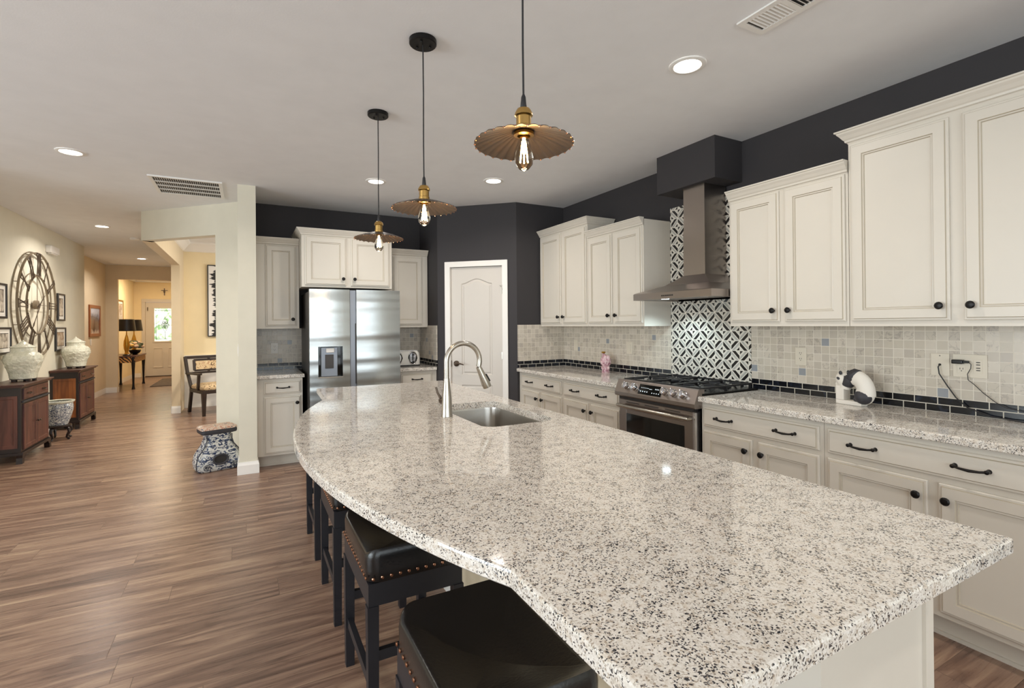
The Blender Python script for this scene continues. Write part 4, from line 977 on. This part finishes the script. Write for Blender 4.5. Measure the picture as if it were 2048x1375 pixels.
# ------------------------------------------------------------------ console cabinets, jars, planter (left wall); local x = +Y world, -y = into the room
def console(y0, label, side):
    r = thing('console_cabinet', label, 'cabinet', (-2.055, y0, 0), PI/2, 'dark wood console cabinets under the wall clock')
    w_, d = .85, .30
    mb = MB(); mb.box(.02, w_-.02, .005, d, .115, .785); mb.build('body', 'dark_mahogany', r)
    mb = MB(); mb.box(-.03, w_+.03, -.035, d, .803, .82, .006); mb.box(-.012, w_+.012, -.016, d, .785, .803, .004); mb.build('top', 'dark_top_wood', r)
    mb = MB(); mb.box(.0, w_, -.014, d, .085, .115, .004); mb.build('base_molding', 'dark_mahogany', r)
    mb = MB(); mb.rings(.715, .115, [(0, .005), (0, -.006), (.004, -.009), (.016, -.009), (.020, -.005)], None, (.0675, .655)); dr = mb.build('drawer', 'red_wood', r)
    for kx in (.21, .64):
        mb = MB(); mb.tube([(kx-.035, -.012, .715), (kx-.03, -.026, .705), (kx+.03, -.026, .705), (kx+.035, -.012, .715)], .004, 6); mb.box(kx-.04, kx+.04, -.011, -.006, .705, .722, .002); mb.build('handle', 'bronze', dr)
    mb = MB(); mb.box(.04, w_-.04, -.012, .005, .625, .643, .003); mb.build('rail', 'charcoal_resin', r)
    for i, (a, b) in enumerate(((.0675, .423), (.427, .7825))):
        mb = MB(); mb.rings(b-a, .475, [(0, .005), (0, -.006), (.004, -.009), (.040, -.009), (.046, -.004)], None, (a, .135)); dd = mb.build('door', 'red_wood', r)
        kx = .400 if i == 0 else .450
        mb = MB(); mb.lathe([(.006, -.009), (.005, -.02), (.013, -.03), (.010, -.037)], 12, (kx, 0, .385), axis='y'); mb.build('knob', 'bronze', dd, True)
    mb = MB(); mb.rings(d-.06, .54, [(0, 0), (0, -.006), (.03, -.006), (.036, -.002)], None, (.03, .16)); o = mb.build('side_panel', side, r, loc=(.02, d, 0), rz=-PI/2)
    for fx in (0, w_):
        for fy in (0, d-.05):
            s_ = 1 if fx == 0 else -1
            mb = MB(); mb.loft([[(fx+s_*x, fy-.012+y_, z) for x, z in ((0, .085), (.10, .085), (.085, .065), (.055, .05), (.045, .0), (-.006, .0), (-.003, .03), (.004, .06))] for y_ in (0, .05)]); mb.build('foot', 'dark_mahogany', r)
    return r
console(6.89, 'dark wood console cabinet at the left edge of the photo, nearer one', 'red_wood')
console(8.87, 'farther dark wood console cabinet with amber side panel, right of the planter', 'amber_wood')
def jar(y, label):
    r = thing('ginger_jar', label, 'jar', (-2.163, y, .8205), 0, 'cream lidded ginger jars on the console cabinets'); r.scale = (.93, .93, .97)
    mb = MB(); P0 = [(.118, .030), (.122, .045), (.128, .09), (.150, .16), (.170, .215), (.175, .255), (.165, .290), (.135, .318), (.112, .328), (.108, .335), (.108, .372), (.114, .378)]
    prof = []
    for (r0, z0), (r1, z1) in zip(P0[:-1], P0[1:]):
        n = max(1, int((z1-z0)/.006))
        for i in range(n): prof.append((r0+(r1-r0)*i/n, z0+(z1-z0)*i/n))
    prof.append(P0[-1])
    mb.lathe(prof, 120)
    for v in mb.bm.verts:
        if .075 < v.co.z < .315:
            a_ = math.atan2(v.co.y, v.co.x); zz = v.co.z
            n_ = math.sin(7*a_+38*zz)*math.sin(11*a_-52*zz+1)+.7*math.sin(19*a_+60*zz+2*math.sin(5*a_))*math.sin(95*zz+4*math.sin(3*a_))
            f = 1+.045*max(0, n_-.15)*math.sin(PI*(zz-.075)/.24); v.co.x *= f; v.co.y *= f
    mb.build('body', 'jar_glaze', r, True)
    mb = MB(); mb.lathe([(.116, .3785), (.118, .384), (.112, .392), (.085, .402), (.05, .420), (.025, .440), (.010, .452), (.006, .462), (.002, .466)], 40); mb.build('lid', 'jar_glaze', r, True)
    mb = MB(); 
    for k in range(5):
        a = 2*PI*k/5+.4; mb.bar((.095*math.cos(a), .095*math.sin(a), 0), (.095*math.cos(a), .095*math.sin(a), .030), .045, .03)
    mb.lathe([(.118, .022), (.118, .030), (.09, .030)], 24, cap0=True); mb.build('stand', 'dark_mahogany', r)
jar(7.33, 'larger-looking cream ginger jar on the nearer console cabinet')
jar(9.24, 'cream ginger jar on the farther console cabinet, right of the wall clock')
ps = thing('planter_stand', 'dark carved wooden stand under the blue and white fishbowl planter', 'plant stand', (-2.10, 8.19, 0))
mb = MB(); mb.lathe([(.105, .155), (.135, .160), (.14, .172), (.13, .182), (.10, .184)], 28); mb.build('ring', 'dark_mahogany', ps, True)
for k in range(5):
    a = 2*PI*k/5-.5; c_, s_ = math.cos(a), math.sin(a)
    mb = MB(); mb.tube([(r_*c_, r_*s_, z) for r_, z in ((.10, .155), (.14, .135), (.148, .10), (.125, .06), (.115, .03), (.140, .012), (.152, .012))], [.02, .020, .018, .014, .012, .013, .009], 8); mb.build('leg', 'dark_mahogany', ps, True)
pl = thing('fishbowl_planter', 'blue and white porcelain fishbowl planter between the two console cabinets', 'planter', (-2.10, 8.19, .185))
mb = MB(); mb.lathe([(.10, 0), (.104, .01), (.128, .08), (.150, .17), (.156, .22), (.150, .262), (.143, .275), (.140, .27), (.146, .22), (.13, .10), (.09, .02)], 40, cap0=True, cap1=True); mb.build('bowl', 'blue_white_scroll', pl, True)
mb = MB(); mb.lathe([(.146, .268), (.160, .276), (.168, .288), (.168, .298), (.158, .300), (.143, .292)], 40, cap0=False, cap1=False); mb.build('rim', 'jar_glaze', pl, True)

# ------------------------------------------------------------------ wall clock
ck = thing('wall_clock', 'huge open metal skeleton wall clock with roman numerals', 'clock', (XW, 8.28, 1.690), PI/2)
def ring(mb, r, y0, w_, t_):
    mb.loft([[(rr*math.cos(a), yy, rr*math.sin(a)) for a in [2*PI*k/72 for k in range(72)]] for rr, yy in ((r, y0), (r-w_, y0), (r-w_, y0-t_), (r, y0-t_))], wrap=True)
mb = MB(); ring(mb, .655, -.045, .012, .022); ring(mb, .365, -.045, .010, .020); mb.build('front_rings', 'clock_metal', ck)
mb = MB(); ring(mb, .662, -.004, .010, .010); ring(mb, .40, -.004, .008, .008)
for k in range(8): a = PI/8+PI/4*k; mb.bar((.655*math.cos(a), -.008, .655*math.sin(a)), (.65*math.cos(a), -.05, .65*math.sin(a)), .01)
mb.build('back_rings', 'clock_metal', ck)
mb = MB(); mb.bar((0, -.05, -.36), (0, -.05, .36), .006); mb.bar((-.36, -.05, 0), (.36, -.05, 0), .006); mb.build('cross_wires', 'clock_metal', ck)
NUM = ['XII', 'I', 'II', 'III', 'IIII', 'V', 'VI', 'VII', 'VIII', 'IX', 'X', 'XI']
for k, s_ in enumerate(NUM):
    a = PI/2-2*PI*k/12; ra_ = Vector((math.cos(a), 0, math.sin(a))); ta = Vector((math.sin(a), 0, -math.cos(a)))
    wd = {'I': .034, 'V': .075, 'X': .075}; tot = sum(wd[c] for c in s_); x = -tot/2; mb = MB()
    def ln(t0, r0, t1, r1, th=.011): mb.bar(ra_*r0+ta*t0+Vector((0, -.068, 0)), ra_*r1+ta*t1+Vector((0, -.068, 0)), th, .008, up=(0, 1, 0))
    for c in s_:
        w2 = wd[c]; m_ = x+w2/2
        if c == 'I': ln(m_, .37, m_, .640)
        if c == 'V': ln(m_, .37, m_-w2*.38, .640, .015); ln(m_, .37, m_+w2*.38, .640)
        if c == 'X': ln(m_-w2*.38, .37, m_+w2*.38, .640, .015); ln(m_+w2*.38, .37, m_-w2*.38, .640)
        x += w2
    ln(-tot/2, .643, tot/2, .643, .009); ln(-tot/2, .366, tot/2, .366, .009)
    mb.build('numeral', 'clock_dark', ck)
mb = MB(); mb.lathe([(.055, -.02), (.055, -.06), (.03, -.066)], 20, axis='y'); mb.build('movement', 'clock_metal', ck, True)
for nm, ang, ln_ in (('minute_hand', -2.30, .46), ('hour_hand', .62, .22)):
    d = Vector((math.cos(ang), 0, math.sin(ang))); q = Vector((-d.z, 0, d.x)); mb = MB(); y = -.078 if nm[0] == 'm' else -.073
    pts = [(-.06, .004), (0, .010), (ln_*.6, .006), (ln_*.72, .018), (ln_*.8, .006), (ln_, .001)]
    mb.loft([[d*a_+q*b_+Vector((0, yy, 0)) for a_, b_ in pts]+[d*a_-q*b_+Vector((0, yy, 0)) for a_, b_ in reversed(pts)] for yy in (y, y-.004)]); mb.build(nm, 'clock_dark', ck)
def picture(label, loc, rz, w_, h_, art, frame='frame_black', fw=.022, matw=.05, name='framed_picture', depth=.025):
    r = thing(name, label, 'picture', loc, rz)
    mb = MB(); mb.rings(w_, h_, [(0, 0), (0, -depth+.004), (.004, -depth), (fw, -depth), (fw+.003, -.010)], None, (-w_/2, -h_/2)); mb.build('frame', frame, r)
    if matw:
        mb = MB(); mb.box(-w_/2+fw+.002, w_/2-fw-.002, -.0125, -.0102, -h_/2+fw+.002, h_/2-fw-.002); mb.build('mat', 'mat_board', r)
        mb = MB(); i = fw+matw; mb.box(-w_/2+i-.006, w_/2-i+.006, -.0132, -.0126, -h_/2+i-.006, h_/2-i+.006); mb.build('mat_line', 'frame_black', r)
    i = fw+matw+.001; mb = MB(); mb.box(-w_/2+i, w_/2-i, -.0145, -.0108, -h_/2+i, h_/2-i); mb.build('print', art, r)
    return r
picture('black-framed print at the left photo edge, upper of the two left of the clock', (XW+.0005, 7.335, 1.70), PI/2, .31, .385, 'art_print')
picture('black-framed print at the left photo edge, lower, behind the jar lid', (XW+.0005, 7.385, 1.262), PI/2, .43, .30, 'art_print')
picture('small black-framed print right of the clock, upper one', (XW+.0005, 9.33, 1.695), PI/2, .30, .39, 'art_print')
picture('small black-framed sepia print right of the clock, lower one', (XW+.0005, 9.30, 1.240), PI/2, .43, .335, 'art_sepia')
mb = MB(); mb.box(-.17, .17, -.06, 0, -.05, .045, .008); mb.box(-.12, .12, -.05, -.005, -.062, -.05, .003)
o = mb.build('door_chime', 'white_plastic', None, loc=(XW+.0005, 8.93, 2.465), rz=PI/2); tag(o, 'small white door chime box high above the wall clock', 'door chime')
picture('brown wood-framed glossy picture in the hall recess', (-2.6495, 12.50, 1.53), PI/2, .80, .62, 'hall_art_reflection', 'orange_frame', .06, 0)

# ------------------------------------------------------------------ dining room: armchair and canvas
cv = thing('wall_art', 'tall black and white fringe canvas in a thin black frame, dining room', 'wall art', (-.60, 10.199, 1.225))
mb = MB(); mb.rings(1.1, 1.26, [(0, 0), (0, -.04), (.014, -.04), (.016, -.03)], None, (0, 0)); mb.build('frame', 'frame_black', cv)
mb = MB(); mb.box(.0165, 1.0835, -.034, -.031, .0165, 1.2435); mb.build('canvas', 'fringe_art', cv)
ac = thing('dining_armchair', 'dark wood armchair with floral tapestry seat and back panel, in the dining opening', 'armchair', (-.43, 9.44, 0), .40); ac.scale = (1.1, 1.1, 1.0)
hx, fy_, by_ = .285, -.27, .25
for s_ in (-1, 1):
    mb = MB(); mb.loft([[(s_*(hx-.02)+a*t_, fy_+.02+b*t_, z) for a, b in ((-1, -1), (1, -1), (1, 1), (-1, 1))] for z, t_ in ((0, .017), (.36, .028))]); mb.build('leg', 'dark_mahogany', ac)
    mb = MB(); mb.bar((s_*(hx-.03), by_+.09, 0), (s_*(hx-.03), by_-.01, .40), .036, .045, (0, 1, 0)); mb.build('leg', 'dark_mahogany', ac)
    mb = MB(); mb.bar((s_*(hx-.03), by_-.012, .38), (s_*(hx+.002), by_+.06, .66), .036, .045, (0, 1, 0)); mb.bar((s_*(hx+.002), by_+.055, .64), (s_*(hx+.02), by_+.10, .91), .036, .045, (0, 1, 0)); mb.build('back_post', 'dark_mahogany', ac)
    mb = MB(); mb.bar((s_*(hx+.004), fy_+.17, .40), (s_*(hx+.004), fy_+.13, .640), .03, .045, (0, 1, 0)); mb.bar((s_*(hx+.005), fy_+.08, .652), (s_*(hx+.005), by_+.06, .640), .05, .026); mb.build('arm', 'dark_mahogany', ac)
mb = MB(); mb.box(-hx, hx, fy_, by_, .345, .40, .006); mb.build('seat_rail', 'dark_mahogany', ac)
mb = MB(); mb.loft([[(x, y, z) for x, y in rrect(-hx+.012+i, hx-.012-i, fy_+.01+i, by_-.015-i, .05, 5)] for z, i in ((.401, .004), (.42, -.004), (.45, .0), (.475, .03), (.485, .09), (.488, .16))]); mb.build('seat_cushion', 'tapestry', ac, True)
mb = MB(); yb_ = by_+.085
mb.bar((-hx-.02, by_+.098, .895), (hx+.02, by_+.098, .895), .03, .045); mb.bar((-hx-.01, by_+.05, .64), (hx+.01, by_+.05, .64), .03, .035); mb.build('back_rail', 'dark_mahogany', ac)
mb = MB()
for a, b in (((-.20, .68), (.20, .68)), ((.20, .68), (.20, .85)), ((.20, .85), (-.20, .85)), ((-.20, .85), (-.20, .68))): mb.bar((a[0], by_+.03+(a[1]-.64)*.17, a[1]), (b[0], by_+.03+(b[1]-.64)*.17, b[1]), .03, .03)
for x, z in ((0, .865), (0, .662)): mb.box(x-.012, x+.012, by_+.04, by_+.08, z-.012, z+.012)
mb.build('back_frame', 'dark_mahogany', ac)
mb = MB(); mb.hexa([(x, by_+.02+(z-.64)*.17+dy, z) for z, dy in ((.69, 0), (.84, 0)) for x, dy in ((-.188, 0), (.188, 0), (.188, .03), (-.188, .03))]); mb.build('back_cushion', 'tapestry', ac)

# ------------------------------------------------------------------ foyer
fd = bpy.data.objects.new('door_2', None); C.objects.link(fd); fd.location = (-2.505, 17.1, 0)
tag(fd, 'peach-lit front door with leaded glass window, at the end of the hall', 'door', kind='structure')
mb = MB(); mb.box(-.08, .0, -.018, 0, 0, 2.105, .004); mb.box(.915, .99, -.018, 0, 0, 2.105, .004); mb.box(-.08, .99, -.018, 0, 2.105, 2.19, .004); mb.build('door_casing', 'door_paint', fd)
mb = MB(); mb.box(.003, .912, .02, .06, .02, 2.103)
for x0 in (.17, .52): mb.rings(.24, .56, [(0, .021), (0, .008), (.02, .008), (.03, .018)], None, (x0, .25))
mb.rings(.57, 1.0, [(0, .021), (0, .004), (.02, .002), (.04, .012)], None, (.175, .965)); mb.build('door_panel', 'door_paint', fd)
mb = MB(); mb.box(.213, .707, .006, .0115, 1.003, 1.927); mb.build('leaded_window', 'leaded_glass', fd)
mb = MB(); cxx = .46
for a, b in (((.25, 1.03), (.25, 1.90)), ((.67, 1.03), (.67, 1.90)), ((.22, 1.06), (.70, 1.06)), ((.22, 1.87), (.70, 1.87)), ((.46, 1.06), (.46, 1.25)), ((.46, 1.68), (.46, 1.87)), ((.25, 1.45), (.36, 1.45)), ((.56, 1.45), (.67, 1.45)), ((.46, 1.68), (.36, 1.45)), ((.36, 1.45), (.46, 1.25)), ((.46, 1.68), (.56, 1.45)), ((.56, 1.45), (.46, 1.25))): mb.bar((a[0], .003, a[1]), (b[0], .003, b[1]), .007, .006, (0, 1, 0))
for k in range(6):
    a = PI*2*k/6; mb.tube([(cxx+.045*math.cos(a)+.03*math.cos(t_), .002, 1.46+.07*math.sin(a)+.03*math.sin(t_)) for t_ in [2*PI*j/12 for j in range(12)]], .007, 5, True)
mb.build('leading', 'charcoal_resin', fd)
mb = MB(); mb.tube([(.06, -.012, 1.86), (.06, -.012, 1.96)], .01, 8); mb.build('hinge', 'bronze', fd); 
mb = MB(); mb.box(.0, .915, -.03, .02, 0, .022); mb.build('threshold', 'bronze', fd)
mb = MB(); mb.bar((-2.053, 17.088, 2.30), (-2.053, 17.088, 2.50), .022); mb.bar((-2.13, 17.088, 2.44), (-1.976, 17.088, 2.44), .018); mb.sphere((-2.053, 17.075, 2.41), (.022, .012, .05), 8, 6)
tag(mb.build('wall_crucifix', 'bronze'), 'small dark crucifix on the wall above the front door', 'crucifix')
mb = MB(); mb.box(-2.0, -1.12, 14.2, 16.2, .001, .012); tag(mb.build('entry_rug', 'rug_wool'), 'grey-brown entry rug before the front door', 'rug')
ct = thing('console_table', 'black cabriole-leg console table with tiger-print apron in the foyer', 'console table', (-2.745, 13.87, 0))
mb = MB(); mb.box(-.0, .54, 0, 1.33, .725, .752, .008); mb.build('top', 'dark_top_wood', ct)
mb = MB(); mb.box(.01, .52, .012, 1.318, .60, .7245); mb.build('apron', 'tiger_print', ct)
for lx in (.035, .485):
    for ly in (.04, 1.29):
        mb = MB(); mb.tube([(lx, ly, .724), (lx, ly, .64), (lx, ly, .45), (lx, ly, .15), (lx, ly, .05), (lx, ly, .0)], [.035, .04, .028, .020, .024, .036], 10); mb.build('leg', 'lamp_black', ct, True)
def tlamp(y, label):
    r = thing('table_lamp', label, 'table lamp', (-2.42, y, .7525), 0, 'black-shaded table lamps on the foyer console table')
    mb = MB(); mb.lathe([(.075, 0), (.075, .02), (.05, .035)], 20); mb.build('plinth', 'lamp_black', r, True)
    mb = MB(); mb.lathe([(.045, .035), (.03, .08), (.05, .16), (.062, .24), (.05, .33), (.03, .42), (.012, .48), (.008, .60)], 20, rfun=lambda a, z: 1+.08*math.sin(5*a+z*30)); mb.build('base', 'gold_leaf', r, True)
    mb = MB(); mb.lathe([(.178, .56), (.145, .83), (.142, .83), (.175, .56)], 32, cap0=False, cap1=False); mb.build('lamp_shade', 'lamp_black', r, True)
    mb = MB(); mb.sphere((0, 0, .66), .03, 12, 8); mb.build('bulb', 'lamp_glow', r, True)
    l = bpy.data.lights.new('lamp_light', 'POINT'); l.energy = 9; l.color = (1, .7, .4); l.shadow_soft_size = .03
    o = bpy.data.objects.new('lamp_light', l); C.objects.link(o); o.parent = r; o.location = (0, 0, .73)
tlamp(14.15, 'nearer black-shaded gold table lamp on the foyer console'); tlamp(15.0, 'farther black-shaded gold table lamp, partly behind the nearer one')
bq = thing('flower_arrangement', 'bowl of cream and yellow flowers between the foyer table lamps', 'flowers', (-2.33, 14.55, .7525))
mb = MB(); mb.lathe([(.06, 0), (.05, .015), (.10, .05), (.12, .10), (.11, .12)], 24); mb.build('bowl', 'black_glass', bq, True)
for nm, mt, n, s0 in (('roses', 'petal_cream', 15, .045), ('lilies', 'petal_yellow', 5, .035), ('leaves', 'leaf_green', 22, .03)):
    mb = MB()
    for k in range(n):
        a = random.uniform(0, 2*PI); el = random.uniform(.05, 1.3); rr = .15
        c_ = (rr*math.cos(a)*math.cos(el), rr*1.4*math.sin(a)*math.cos(el), .17+.13*math.sin(el)); s_ = s0*random.uniform(.8, 1.25)
        mb.sphere(c_, (s_, s_, s_*.8) if nm != 'leaves' else (s_*1.5, s_*.5, s_*1.3), 8, 6)
        if nm == 'roses':
            for j in range(5): b = 2*PI*j/5; mb.sphere((c_[0]+s_*.5*math.cos(b), c_[1]+s_*.5*math.sin(b), c_[2]+s_*.1), s_*.55, 6, 5)
    mb.build(nm, mt, bq, True)
picture('pale framed picture on the foyer wall above the console table', (-2.759, 15.35, 1.72), PI/2, .62, .72, 'art_sepia', 'gold_leaf', .04, .06)
